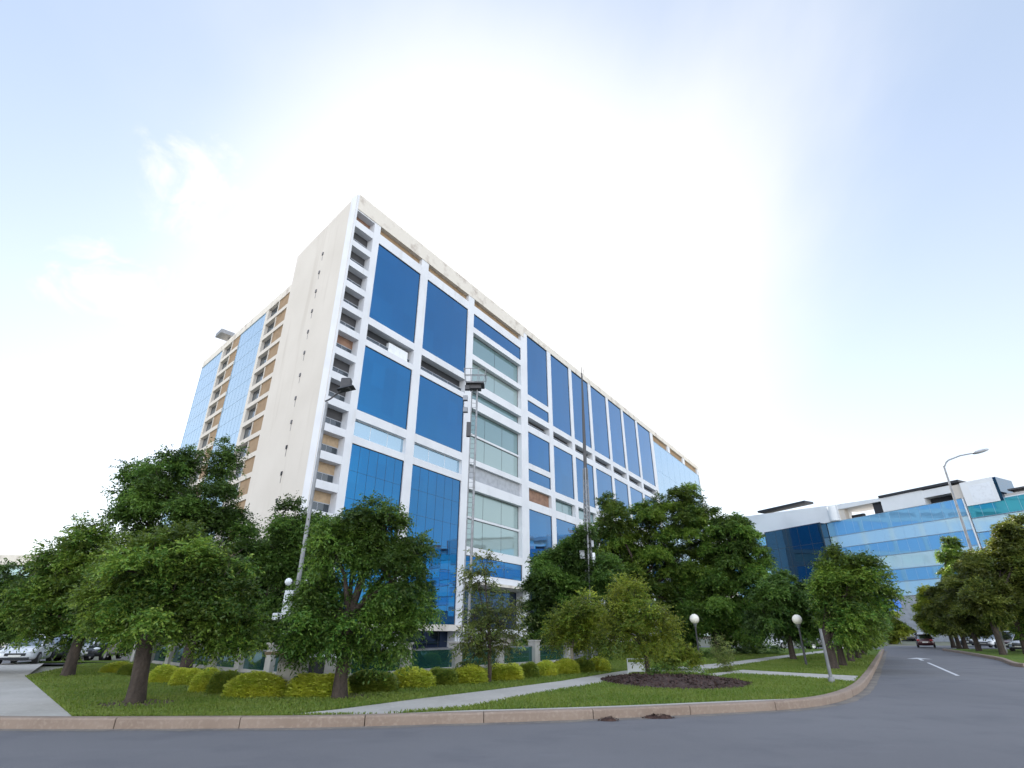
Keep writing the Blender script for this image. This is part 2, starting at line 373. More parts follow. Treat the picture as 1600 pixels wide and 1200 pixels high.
# ================================================================ SETTING: ground, road, kerbs, paths
kb_px = [(0,1139),(100,1139.5),(300,1139),(500,1137),(700,1131.5),(850,1127),(1000,1121),(1150,1113.5),(1230,1109),(1290,1102),(1328,1091),(1350,1077),(1361,1062),(1368,1048),(1374,1035),(1380,1022)]
kb = [gp(*p) for p in kb_px]
dfar = (kb[-1]-kb[-2]).normalized()
kern = [Vector((-60,12.9,0)), Vector((-30,12.7,0)), Vector((-18,12.6,0))] + kb + [kb[-1]+dfar*9]
KERB = catmull(kern, 6)
KERB_IN = offset_line(KERB, 0.24)
rk = [Vector((120,30,0)), Vector((60,31,0)), Vector((42,33.5,0)), Vector((35,37,0))] + [gp(*p) for p in [(1600,1043),(1560,1032),(1520,1024.5),(1495,1020),(1472,1016.5)]]
RK = catmull(rk, 5)
RK_IN = offset_line(RK, -0.24)
YARD = [(-21.5,34.6),(-6.5,21.6),(3.0,34.4),(6.5,50),(5,82),(-12,82),(-42,62)]
def ring2(L): return [(p.x, p.y) for p in L]
base = fill_poly('ground', [(-900,-300),(900,-300),(900,900),(-900,900)], M['ground'], -0.02, hole=YARD)
struct(base)
farL = KERB[-1]; farR = RK[-1]
dN = Vector((dfar.x, dfar.y, 0)).normalized()
cross_L = farL + dN*2; cross_R = farR + dN*4
road = fill_poly('road', [(-400,-200),(400,-200),(400,30)] + ring2(RK) +
                 [(farR.x+25, farR.y+2),(farR.x+150,farR.y+30),(farR.x+150,farR.y+46),(cross_L.x,cross_L.y+17),(cross_L.x-70,cross_L.y+22),(cross_L.x-70,cross_L.y+10)] + ring2(KERB)[::-1] + [(-400,13.2)], M['asphalt'], 0.0)
struct(road)
def make_kerb(line, sign, name, h=0.19, w=0.24, seg=2.4):
    """stone kerb: bevelled section swept along the line, cut into lengths by open joints"""
    mb = MB(); acc = 0.0; cur = [line[0]]; pieces = []
    def resample(line, step):
        out = [line[0]]; rest = step
        for a, b in zip(line, line[1:]):
            d = (b-a).length; t = 0
            while d-t >= rest:
                t += rest; out.append(a.lerp(b, t/d)); rest = step
            rest -= d-t
        return out
    pts = resample(line, 0.3); per = int(seg/0.3)
    prof = [(0.0,-0.06),(0.0,h-0.035),(0.012,h-0.012),(0.035,h),(w-0.01,h),(w,h-0.03),(w,-0.06)]
    for i in range(0, len(pts)-1, per):
        pc = pts[i:i+per+1]
        if len(pc) < 2: break
        pc = [p.copy() for p in pc]
        pc[0] = pc[0].lerp(pc[1], 0.03); pc[-1] = pc[-1].lerp(pc[-2], 0.03)
        jit = random.uniform(-.006, .006)
        b = len(mb.v); n = len(prof)
        for k, p in enumerate(pc):
            t = (pc[min(k+1, len(pc)-1)]-pc[max(k-1, 0)]).normalized(); nn = Vector((-t.y, t.x, 0))*sign
            for u, z in prof:
                q = p + nn*(u+jit); mb.v.append((q.x, q.y, G(q.x, q.y)+z))
        for k in range(len(pc)-1):
            for j in range(n-1):
                a = b+k*n+j; mb.f.append((a, a+n, a+n+1, a+1) if sign < 0 else (a, a+1, a+n+1, a+n)); mb.m.append(0)
        mb.f.append(tuple(b+j for j in range(n))); mb.m.append(0)
        mb.f.append(tuple(b+(len(pc)-1)*n+j for j in reversed(range(n)))); mb.m.append(0)
    return struct(mb.build(name, M['kerb']))
random.seed(3)
make_kerb([p for p in KERB if p.x > -26], 1, 'kerb')
make_kerb([p for p in RK if p.x < 62], -1, 'kerb')

# dusty gutter along the foot of the kerbs
gl = [p for p in KERB if p.x > -30 and p.y < 75]
random.seed(8)
g2 = [q + Vector((0,-1,0))*random.uniform(-.05,.06) for q in offset_line(gl, -.26)]
struct(fill_poly('gutter', ring2(gl) + ring2(g2)[::-1], M['gutter'], .004))
# lawn inside the kerb
i0 = next(i for i, p in enumerate(KERB_IN) if p.x > -9.05)
dr0 = gp(115,1121,.15); dr1 = gp(40,1057,.15)
LAWN = ring2(KERB_IN[i0:]) + [(farL.x-18, farL.y+9),(30,100),(8.5,100),(6.9,50),(3.3,34.3),(-6.5,21.2),(-21.5,34.2),(-23.5,33.5),(dr1.x,dr1.y)]
LAWN = [LAWN[-1], (dr0.x, dr0.y)] + LAWN[:-1]
struct(fill_poly('lawn', LAWN, M['lawn'], 0.15))
# left drive, slab joints cut by real gaps
drive = [(-60,13.15),(-30,12.95)] + [(p.x, p.y) for p in KERB_IN if -29 < p.x < -9.05] + [(dr0.x,dr0.y),(dr1.x,dr1.y),(-25.5,33.0),(-60,33)]
struct(fill_poly('driveway', drive, M['concrete'], 0.15))
struct(fill_poly('car_park', [(-90,33.2),(-24.6,33.2),(-42,62),(-60,80),(-90,80)], M['asphalt'], 0.10))
struct(fill_poly('verge', [(-27.5,33.2),(-24.2,34.2),(-21.6,34.8),(-21.8,36.2),(-27.8,35.4)], M['lawn'], 0.16))
# right verge
i1 = [p for p in RK_IN if p.x < 70]
verge = [(p.x, p.y) for p in i1] + [(farR.x+6, farR.y-1)] + [(p.x+9.5, p.y-5.5) for p in reversed(i1)]
struct(fill_poly('verge', verge, M['lawn'], 0.15))
struct(fill_poly('car_park', [(p.x+9.7, p.y-5.6) for p in i1] + [(farR.x+16,farR.y-6),(farR.x+90,farR.y+10),(farR.x+90,20),(80,24)], M['asphalt'], 0.08))
# footpaths
def gpx(L, h=.154): return [(q.x, q.y) for q in (gp(px, py, h) for px, py in L)]
struct(fill_poly('footpath', gpx([(430,1118.5),(530,1108),(660,1091),(760,1079),(880,1063.5),(962,1050),(990,1049),(976,1058),(955,1064),(880,1077),(830,1085),(735,1104),(600,1116)]), M['concrete'], .154))
struct(fill_poly('footpath', gpx([(1105,1053),(1160,1046.5),(1240,1051),(1341,1056),(1336,1065),(1240,1057),(1150,1052.5),(1110,1058)]), M['concrete'], .154))
struct(fill_poly('footpath', gpx([(962,1050),(1010,1044),(1060,1042),(1130,1036),(1200,1027),(1290,1016),(1300,1018),(1210,1031),(1150,1040),(1100,1047.5),(1105,1053),(1050,1050),(990,1049.5)]), M['concrete'], .158))
# wide apron of concrete along the kerb back
apron = [p for p in KERB_IN if -4.6 < p.x < 8.2]
ap2 = offset_line(apron, 0.42)
nA = len(ap2); ap2 = [p.lerp(q, min(1, min(i, nA-1-i)/(nA*.22))) for i, (p, q) in enumerate(zip(apron, ap2))]
struct(fill_poly('pavement', ring2(apron) + ring2(ap2)[::-1][1:-1], M['concrete'], 0.162))
# yard around the tower, a step lower than the lawn, with its retaining sides
YZ = -1.5
mb = MB(); mb.face([(x*1.0, y, YZ) for x, y in YARD]);
for i in range(len(YARD)):
    a = YARD[i]; b = YARD[(i+1) % len(YARD)]
    mb.face([(a[0],a[1],YZ),(b[0],b[1],YZ),(b[0],b[1],G(*b)-.02),(a[0],a[1],G(*a)-.02)])
struct(mb.build('yard', M['yard']))
# soil strip under the hedge
hl = [gp(*p, .15) for p in [(150,1047),(240,1064),(300,1074),(360,1085),(440,1091),(485,1089),(580,1080),(690,1071),(790,1061),(886,1053),(955,1046)]]
HL = catmull([(p.x, p.y) for p in hl], 4)
struct(fill_poly('soil', ring2(offset_line(HL, -.22)) + ring2(offset_line(HL, 1.5))[::-1], M['soil'], .155))
for px, py, r in ((213,1100,1.15),(530,1088,1.0),(1303,1046,1.0)):
    c = gp(px, py, .15); random.seed(px)
    struct(fill_poly('soil', [(c.x+r*random.uniform(.75,1.25)*math.cos(a), c.y+r*random.uniform(.6,1.1)*math.sin(a)) for a in [k*2*math.pi/18 for k in range(18)]], M['soil'], .159))
# road markings
def mark(name, L):
    struct(fill_poly(name, [(q.x, q.y) for q in (gp(*p) for p in L)], M['mark'], .005))
a, b = gp(1497,1056), gp(1450,1035.5); d = (b-a).normalized(); nn = Vector((-d.y, d.x, 0))*.07
for k in range(3):
    p, q = a+d*k*((b-a).length+9), b+d*k*((b-a).length+9)
    if k == 0: struct(fill_poly('road_marking', [(p-nn).to_2d(), (p+nn).to_2d(), (q+nn).to_2d(), (q-nn).to_2d()], M['mark'], .005))
c = gp(1437,1030)
ar = [(-.09,-2.2),(.09,-2.2),(.09,.4),(.75,.2),(0,2.4),(-.75,.2),(-.09,.4)]
struct(fill_poly('road_arrow', [(c.x+d.x*v+nn.x/.07*-u, c.y+d.y*v+nn.y/.07*-u) for u, v in ar], M['mark'], .005))

# ================================================================ OFFICE TOWER
P0 = Vector((-20.1, 52.9, 0)); dR = Vector((.5566, .8308, 0)).normalized(); nR = Vector((dR.y, -dR.x, 0))
dL = Vector((-.7007, .7134, 0)).normalized(); nL = Vector((-dL.y, dL.x, 0))*1.0
if nL.y > 0: nL = -nL
Bp = Vector((-36.4, 73.0, 0)); dB = Vector((-.7225, .6914, 0)).normalized(); nB = Vector((-dB.y, dB.x, 0))
if nB.y > 0: nB = -nB
tower = empty('office_tower', (P0.x, P0.y, YZ), 'tall cream and white office block with large blue mirror glass panels', 'office building')
class Face:
    def __init__(s, P, d, n, root): s.P = P; s.d = d; s.n = n; s.root = root
    def p(s, u, z, w): q = s.P + s.d*u + s.n*w; return (q.x, q.y, z)
    def hexa(s, mb, u0, u1, z0, z1, w0, w1, m=0):
        a = [s.p(u0,z0,w0), s.p(u1,z0,w0), s.p(u1,z0,w1), s.p(u0,z0,w1), s.p(u0,z1,w0), s.p(u1,z1,w0), s.p(u1,z1,w1), s.p(u0,z1,w1)]
        # keep outward winding for either handedness
        if (s.d.cross(s.n)).z > 0: mb.hexa(a, m)
        else: mb.hexa([a[1],a[0],a[3],a[2],a[5],a[4],a[7],a[6]], m)
    def box(s, name, u0, u1, z0, z1, w0, w1, mt, parent=None):
        mb = MB(); s.hexa(mb, u0, u1, z0, z1, w0, w1); return mb.build(name, mt, parent or s.root)
    def window(s, u0, u1, z0, z1, w, glass, fr=.07, fmat=None, nx=1, nz=1, name='window', bar=.05):
        mb = MB(); e = .05
        s.hexa(mb, u0, u0+fr, z0, z1, w-.08, w+e); s.hexa(mb, u1-fr, u1, z0, z1, w-.08, w+e)
        s.hexa(mb, u0+fr, u1-fr, z0, z0+fr, w-.08, w+e); s.hexa(mb, u0+fr, u1-fr, z1-fr, z1, w-.08, w+e)
        for k in range(1, nx):
            u = u0+(u1-u0)*k/nx; s.hexa(mb, u-bar/2, u+bar/2, z0+fr, z1-fr, w-.02, w+.018)
        for k in range(1, nz):
            z = z0+(z1-z0)*k/nz; s.hexa(mb, u0+fr, u1-fr, z-bar/2, z+bar/2, w-.02, w+.022)
        o = mb.build(name, fmat or M['darkmetal'], s.root)
        s.box('pane', u0+fr*.5, u1-fr*.5, z0+fr*.5, z1-fr*.5, w-.05, w, glass, o)
        return o
FR = Face(P0, dR, nR, tower); FL = Face(P0, dL, nL, tower); FB = Face(Bp, dB, nB, tower)
W, LEN, TOP = .32, 149.5, 54.0
# body of the block, set back behind the frame
def xy(face, u, w): q = face.P+face.d*u+face.n*w; return (q.x, q.y)
far_e = Vector((*xy(FR, LEN, -1.5), 0)); lend = Vector((*xy(FB, 39.2, -1.2), 0))
foot = [xy(FR, 1.6, -1.5), xy(FR, LEN-.4, -1.5), tuple((far_e + dB*38)[:2]), xy(FB, 39.0, -1.2), xy(FB, -7.0, -1.2), xy(FL, 16.0, -1.3)]
mb = MB(); mb.prism(foot[::-1] if sum(foot[i][0]*foot[(i+1)%6][1]-foot[(i+1)%6][0]*foot[i][1] for i in range(6)) < 0 else foot, YZ-.2, 52.6)
mb.build('wall', M['core'], tower)
# blank end wall with its row of small vents
mb = MB()
a = [(0,0),(17.8,0),(17.8,-.33),(.09,-.33)]
mb.hexa([FL.p(u,YZ-.1,w) for u, w in a][::-1] + [FL.p(u,TOP,w) for u, w in a][::-1]); mb.build('end_wall', M['cream'], tower)
FL.box('end_wall_return', 17.0, 17.78, YZ-.1, TOP-.02, -2.6, -.33, M['cream'])
for k in range(13):
    z = 48.8-3.06*k
    mb = MB(); u = 8.0+.05*math.sin(k*2.1); FL.hexa(mb, u-.16, u+.16, z-.22, z+.22, -.05, .10); FL.hexa(mb, u-.05, u+.05, z-1.1, z-.22, -.05, .012)
    mb.build('vent', M['soffit'] if k < 9 else M['dark'], tower)
# corner edge and piers of the glazed front
def pier(u0, u1, z0=YZ-.1, z1=TOP-1.2, w0=-1.45, w1=0, m='white'): FR.box('pier', u0, u1, z0, z1, w0, w1, M[m])
FR.box('pier', 0.02, .34, YZ-.1, TOP-.002, -1.2, .002, M['white'])
for u0, u1, zt in ((3.35,4.4,51.7),(12.55,14.0,51.7),(23.6,25.1,51.7),(39.0,41.1,52.8),(48.5,49.9,52.8),(57.4,58.6,52.8),(66.4,67.6,52.8),(75.7,76.9,52.8),(84.5,85.7,52.8),(93.8,95.0,52.8),(104.2,106.2,52.8)):
    pier(u0, u1, z1=zt)
FR.box('parapet', .34, 39.9, 51.7, TOP+.1, -1.6, .06, M['parapet'])
FR.box('parapet', 39.9, LEN, 52.8, TOP+.1, -1.6, .03, M['parapet'])
FR.box('pier', LEN-.5, LEN, YZ, 52.8, -1.45, .02, M['cream'])
def beam(u0, u1, z0, z1, w1=-.03, w0=-1.45, m='white', name='beam'): return FR.box(name, u0, u1, z0, z1, w0, w1, M[m])
# columns one and two
for u0, u1 in ((4.4,12.55),(14.0,23.6)):
    FR.box('panel', u0, u1, 50.5, 51.7, -1.45, -.55, M['beige'])
    beam(u0, u1, 49.0, 50.5); FR.window(u0, u1, 37.5, 49.0, -.18, M['glass_blue'])
    beam(u0, u1, 36.5, 37.5); FR.box('recess_shade', u0, u1, 35.1, 36.5, -1.45, -1.15, M['dark']); FR.window(u0, u1, 34.3, 35.25, -.75, M['glass_clear'], fmat=M['grey'], nx=3)  # dark block paints the shadow in the top of the slit
    beam(u0, u1, 33.5, 34.3); FR.window(u0, u1, 25.1, 33.5, -.18, M['glass_blue'])
    beam(u0, u1, 24.0, 25.1); FR.window(u0, u1, 22.0, 24.0, -.45, M['glass_pale'], fmat=M['white'], nx=3)
    beam(u0, u1, 21.1, 22.0); FR.window(u0, u1, 3.0, 21.1, -.18, M['glass_blue'], nx=6, nz=6, bar=.016)
FR.box('condenser', 8.6, 12.0, 34.35, 36.0, -1.1, -.6, M['whitebox'])
beam(4.4, 25.1, 2.3, 3.0, .75, m='parapet', name='ledge')
# column three, green glass over blinds, deeper in the frame
u0, u1 = 25.1, 39.0
FR.box('panel', u0, u1, 50.5, 51.7, -1.45, -.55, M['beige'])
for z0, z1 in ((49.0,50.5),(45.5,46.5),(40.7,41.6),(35.7,37.0),(32.6,34.1),(24.0,24.8),(20.4,21.8),(11.5,12.6),(8.1,9.2)): beam(u0, u1, z0, z1)
FR.window(u0, u1, 46.5, 49.0, -.18, M['glass_blue'])
FR.window(u0, u1, 41.6, 45.5, -.8, M['glass_teal'], nx=2)
FR.window(u0, u1, 37.0, 40.7, -.8, M['glass_green'], nx=2)
FR.window(u0, u1, 34.1, 35.7, -.8, M['glass_teal'])
FR.window(u0, u1, 28.9, 32.6, -.8, M['glass_teal'], nx=3, bar=.04); FR.window(u0, u1, 24.8, 28.6, -.8, M['glass_green'], nx=3, bar=.04); beam(u0, u1, 28.6, 28.9, -.6)
FR.box('panel', u0, u1, 21.8, 24.0, -1.45, -.5, M['grey'])
FR.window(u0, u1, 16.8, 20.4, -.8, M['glass_green'], nx=3, bar=.04); FR.window(u0, u1, 12.6, 16.5, -.8, M['glass_green'], nx=3, bar=.04); beam(u0, u1, 16.5, 16.8, -.6)
FR.window(u0, u1, 9.2, 11.5, -.2, M['glass_blue'], nx=3)
FR.box('canopy', 26, 40, 7.7, 8.05, -1.2, 2.4, M['parapet'])
FR.window(u0, u1, 2.6, 7.6, -1.2, M['glass_navy'], nx=4); beam(u0, u1, 2.0, 2.6)
# columns four to ten
cols = [(41.1,48.5),(49.9,57.4),(58.6,66.4),(67.6,75.7),(76.9,84.5),(85.7,93.8),(95.0,104.2)]
for i, (u0, u1) in enumerate(cols):
    if i == 0:
        FR.window(u0, u1, 40.7, 52.8, -.18, M['glass_blue']); beam(u0, u1, 39.6, 40.7); FR.window(u0, u1, 37.5, 39.6, -.18, M['glass_blue'])
        FR.window(u0, u1, 28.1, 33.7, -.18, M['glass_blue']); beam(u0, u1, 27.1, 28.1); FR.window(u0, u1, 25.0, 27.1, -.18, M['glass_blue'])
    else:
        FR.window(u0, u1, 37.5, 52.8, -.18, M['glass_blue']); FR.window(u0, u1, 25.0, 33.7, -.18, M['glass_blue'])
    beam(u0, u1, 36.4, 37.5); beam(u0, u1, 33.7, 34.9)
    FR.box('recess_shade', u0, u1, 35.6, 36.4, -1.45, -1.2, M['dark']); FR.window(u0, u1, 34.9, 35.7, -.8, M['glass_clear'], fmat=M['grey'], nx=2)  # slit's upper shadow painted by a dark block
    beam(u0, u1, 23.9, 25.0); beam(u0, u1, 20.4, 21.7)
    if i == 0: FR.box('panel', u0, u1, 21.7, 23.9, -1.45, -.6, M['brown'])
    else: FR.window(u0, u1, 21.7, 23.9, -.8, M['glass_teal'], nx=2)
    FR.window(u0, u1, 12.6, 20.4, -.18, M['glass_blue']); beam(u0, u1, 11.5, 12.6)
    FR.window(u0, u1, 2.6, 11.5, -.3, M['glass_navy'], nx=2, nz=3); beam(u0, u1, 1.8, 2.6)
# pale curtain wall at the far end
FR.window(106.2, LEN-.5, 2, 50.9, -.12, M['glass_pale'], fmat=M['band_frame'], nx=8, nz=6, bar=.035, name='curtain_wall')
for a, b in ((106.2,118.5),(120.5,132.5),(134.5,147.5)): FR.box('panel', a, b, 51.1, 52.8, -1.45, -.5, M['beige'])
for a, b in ((118.5,120.5),(132.5,134.5),(147.5,149)): beam(a, b, 50.9, 52.8)
# loggias along the corner, one a storey
tops = [(51.5,1.55)] + [(48.95-3.06*k, 2.2) for k in range(16)]
zprev = 51.7
for k, (zt, h) in enumerate(tops):
    if zprev-zt > .01: FR.box('slab', .34, 3.35, zt, zprev, -1.45, -.03, M['white'])
    zb = zt-h; zm = zb+h*.5
    o = FR.window(.34, 3.35, zb, zm, -1.0, M['glass_clear'], fr=.09, fmat=M['grey'], nx=2, name='loggia_window')
    FR.box('back_panel', .34, 3.35, zm, zt, -1.45, -1.02, M['brown'] if k in (0, 6) else M['slab'] if k > 9 else M['shade'], o)  # most are near-black, painting the shade under the slab above
    zprev = zb
FR.box('slab', .34, 3.35, YZ, zprev, -1.45, -.03, M['white'])
# set-back wing on the left
FB.box('parapet', -8.4, 39.2, 52.5, 53.95, -1.3, .04, M['parapet'])
FB.box('panel', -8.4, 3.3, YZ, 52.5, -1.3, -.12, M['beige']); FB.box('panel', 19.3, 22.9, YZ, 52.5, -1.3, -.12, M['beige'])
for a, b in ((7.35,8.4),(27.2,28.0)): FB.box('pier', a, b, YZ, 52.5, -1.3, 0, M['cream'])
FB.box('pier', 3.3, 3.55, YZ, 52.5, -1.3, -.02, M['cream']); FB.box('pier', 22.9, 23.15, YZ, 52.5, -1.3, -.02, M['cream'])
FB.window(8.4, 19.3, 0, 52.5, -.08, M['glass_pale'], fmat=M['band_frame'], nx=7, nz=17, bar=.04, name='curtain_wall')
FB.window(28.0, 39.2, 0, 52.5, -.08, M['glass_pale'], fmat=M['band_frame'], nx=7, nz=17, bar=.04, name='curtain_wall')
for u0, u1, ub in ((3.55,7.35,-8.0),(23.15,27.2,19.35)):
    for k in range(16):
        z = 50.1-3.08*k
        FB.window(u0, u1, z, z+2.35, -.55, M['glass_clear'], fr=.10, fmat=M['soffit'], nx=2)
        FB.box('sill', ub, u1+.02, z-.72, z, -1.3, .10, M['cream'])
mb = MB(); FB.hexa(mb, 15, 17.5, 47.0, 48.2, -.05, .03)
# roof clutter: a floodlight frame on the wing parapet
FB.box('roof_bracket', 27.4, 28.0, 53.95, 55.2, -.6, -.4, M['metal']); FB.box('roof_lamp', 26.2, 29.2, 55.2, 56.0, -.9, 1.6, M['metal'])
mb = MB(); mb.tube([FR.p(66, 54.1, -.6), FR.p(66, 56.2, -.6)], .05, 6); mb.build('roof_aerial', M['darkmetal'], tower)
# ground floor: columns and dark glass
for u in (5.0, 13.3, 24.4, 30.5, 38.5):
    FR.box('column', u-.45, u+.45, YZ, 2.3, -.6, .25, M['white'])
FR.window(5.5, 12.8, YZ+.05, 2.3, -1.2, M['glass_navy'], nx=4); FR.window(13.8, 23.9, YZ+.05, 2.3, -1.2, M['glass_navy'], nx=5)

# ================================================================ BUILDING ACROSS THE ROAD (right)
d3 = Vector((.4741,-.8805,0)).normalized(); n3 = Vector((d3.y, -d3.x, 0)); P3 = Vector((82.86,115,0))
glassb = empty('glass_office', (P3.x, P3.y, G(P3.x,P3.y)), 'wide office with blue and pale glass bands and black roofed penthouse beyond the road', 'office building')
F3 = Face(P3, d3, n3, glassb)
M['band_blue'] = glass_mat('band_blue_glass', (.14,.32,.45), (.22,.48,.74), .40)
M['band_pale'] = glass_mat('band_pale_glass', (.32,.45,.52), (.55,.76,.85), .40, rough=.06)
M['band_teal'] = glass_mat('band_teal_glass', (.07,.28,.34), (.04,.35,.45), .5)
M['block_navy'] = glass_mat('block_navy_glass', (.008,.040,.075), (.003,.03,.07), .65)
M['facade_white'] = mat('facade_white', (.70,.72,.74), .5, noise=(.2,(.62,.64,.66),.45,.7,5))
F3.box('wall', -46, 30, -1, 25.8, -26, -.6, M['core'])
F3.box('base_wall', -46, 30.2, -1, 9.4, -.6, -.1, M['grey'])
def band(name, a, b, z0, z1, w, g, nx): F3.window(a, b, z0, z1, w, M[g], fr=.05, fmat=M['band_frame'], nx=nx, bar=.04, name=name)
zs = [(23.0,26.3,'band_blue'),(20.35,22.95,'band_pale'),(17.5,20.3,'band_blue'),(14.6,17.45,'band_pale'),(12.2,14.55,'band_blue'),(9.4,12.15,'band_pale')]
for z0, z1, g in zs:
    band('window_band', -16.8, 11.4, z0, z1, 0, g, 14)
    band('window_band', -46, -32.3, z0-(0 if z0 < 23 else -.4), min(z1, 25.6), 0, g, 7)
    band('window_band', 11.9, 30, z0-.7, z1-1.25 if z1 > 26 else z1-.75, .25, 'band_teal' if z1 > 26 else g, 9)
F3.box('fin', 11.45, 11.7, 0, 26.3, -.6, .25, M['facade_white'])
F3.window(-32.3, -16.8, -1, 26.2, 2.6, M['block_navy'], fr=.12, nx=5, nz=6, bar=.06, name='projecting_block')
F3.box('projecting_side', -32.2, -16.9, -1, 26.1, -.6, 2.52, M['block_navy'])
# white top band with sloping upper edge
mb = MB()
a = [F3.p(-46,26.2,-5), F3.p(-13.2,26.2,-5), F3.p(-13.2,26.2,.5), F3.p(-46,26.2,.5), F3.p(-46,32.2,-5), F3.p(-13.2,29.9,-5), F3.p(-13.2,29.9,.5), F3.p(-46,32.2,.5)]
mb.hexa(a); mb.build('fascia', M['facade_white'], glassb)
mb = MB(); mb.tube([F3.p(-14.5,26.3,.2), F3.p(-14.5,29.6,.2)], 1.1, 20); mb.build('stair_drum', M['facade_white'], glassb, smooth=False)
F3.box('column', -13.2, -12.0, 26.3, 29.2, -1.5, 0, M['cream'])
F3.box('roof_canopy', -34.7, -20.8, 31.9, 32.4, -3, .5, M['dark'])
mb = MB()
a = [F3.p(-13.2,28.7,-7), F3.p(-3.5,28.7,-7), F3.p(-3.5,28.7,.3), F3.p(-13.2,28.7,.3), F3.p(-13.2,29.9,-7), F3.p(-3.5,29.4,-7), F3.p(-3.5,29.4,.3), F3.p(-13.2,29.9,.3)]
mb.hexa(a); mb.build('terrace_roof', M['facade_white'], glassb)
F3.box('terrace_wall', -5.6, -3.6, 26.3, 28.7, -3.2, -.4, M['dark']); F3.box('terrace_wall', -12, -9.2, 26.3, 27.4, -3.2, -2.4, M['dark'])
F3.box('penthouse', -3.5, 5.0, 26.35, 29.35, -9, .1, M['facade_white']); F3.box('penthouse', 10.0, 12.0, 26.35, 29.0, -9, .1, M['cream'])
F3.box('penthouse', 5.0, 10.0, 27.7, 29.2, -9, .06, M['facade_white']); F3.box('penthouse', 5.0, 10.0, 26.3, 27.7, -9, -2.2, M['dark'])
F3.box('roof_slab', -3.6, 11.9, 29.4, 29.9, -4, .35, M['dark'])
F3.box('roof_tower', 12.0, 17.4, 24.6, 29.1, -6, .5, M['facade_white']); F3.box('roof_tower_panel', 13.3, 16.8, 25.0, 28.3, .5, .53, M['whitebox']); F3.box('roof_tower_side', 17.4, 17.9, 24.6, 29.0, -6, .45, M['block_navy'])
mb = MB()
for u in (19, 21.5, 24): F3.hexa(mb, u-.1, u+.1, 24.9, 26.3, -2, -1.8)
F3.hexa(mb, 18.6, 27, 26.3, 26.6, -4, -.6); mb.build('pergola', M['darkmetal'], glassb)
F3.box('roof_edge', 17.9, 30, 24.75, 25.3, -4, -.3, M['facade_white'])

# far left low building
q0 = at(-160, 868, 120); q1 = at(52, 884, 120)
farb = empty('low_office', (q1.x, 120, G(0,120)), 'low beige office with a glazed strip, half hidden behind the trees at the left edge', 'office building')
FF = Face(Vector((q1.x,120,0)), Vector((-1,.03,0)).normalized(), Vector((-.03,-1,0)).normalized(), farb)
zt = q0.z
FF.box('wall', 0, 60, 0, zt-6.6, -16, 0, M['cream']); FF.box('fascia', -1.5, 61, zt-2.0, zt, -17, 1.2, M['parapet']); FF.box('ledge', -.5, 60.5, zt-6.6, zt-5.6, -16, .6, M['parapet'])
FF.window(.4, 59, zt-5.6, zt-2.0, -.3, M['glass_teal'], nx=24, name='window_band'); FF.box('end_wall', 0, 60, zt-5.6, zt-2, -16, -.5, M['core'])
for k in range(2):
    FF.window(1+k*.0, 59, 2.4+k*4.2, 4.8+k*4.2, .05, M['glass_clear'], nx=22, name='window_band')

# ================================================================ VEGETATION
def np_mesh(name, verts, quads, mats, extra=None):
    """verts (N,3), quads (M,4)"""
    me = bpy.data.meshes.new(name)
    nv, nf = len(verts), len(quads)
    me.vertices.add(nv); me.vertices.foreach_set('co', np.asarray(verts, np.float32).ravel())
    me.loops.add(nf*4); me.loops.foreach_set('vertex_index', np.asarray(quads, np.int32).ravel())
    me.polygons.add(nf); me.polygons.foreach_set('loop_start', np.arange(nf, dtype=np.int32)*4); me.polygons.foreach_set('loop_total', np.full(nf, 4, np.int32))
    for mm in mats: me.materials.append(mm)
    me.update(calc_edges=True); return me
def unit(a): return a/np.maximum(np.linalg.norm(a, axis=-1, keepdims=True), 1e-9)
def leaves_on(rng, P, A, nl, tl, ll, lw, droop=.35, flat=.55):
    """twigs at P (T,3) along A: nl leaves in two ranks -> verts, quads"""
    T = len(P); t = (np.arange(nl)+rng.random((T, nl)))/nl
    tl = tl*(.7+.6*rng.random((T, 1)))
    side = unit(np.cross(A, np.array([0, 0, 1.0])) + 1e-4)
    pos = P[:, None, :] + A[:, None, :]*(t*tl)[..., None]
    pos[..., 2] -= (t**2*tl*droop)
    sg = np.where(np.arange(nl) % 2 == 0, 1.0, -1.0)[None, :, None]
    d = A[:, None, :]*.55 + side[:, None, :]*sg*.8 + rng.normal(0, .38, (T, nl, 3)); d[..., 2] -= droop*.9
    d = unit(d).reshape(-1, 3); pos = pos.reshape(-1, 3)
    up = np.array([0, 0, 1.0])*flat*2 + rng.normal(0, .6, d.shape)
    s = unit(np.cross(d, up)); n = len(d)
    L = (ll*(.7+.6*rng.random(n)))[:, None]; Wd = (lw*(.7+.6*rng.random(n)))[:, None]
    nrm = np.cross(s, d)
    v = np.stack([pos, pos+d*L*.45+s*Wd*.5-nrm*L*.05, pos+d*L-nrm*L*.12, pos+d*L*.45-s*Wd*.5-nrm*L*.05], 1).reshape(-1, 3)
    return v, np.arange(n*4).reshape(-1, 4)
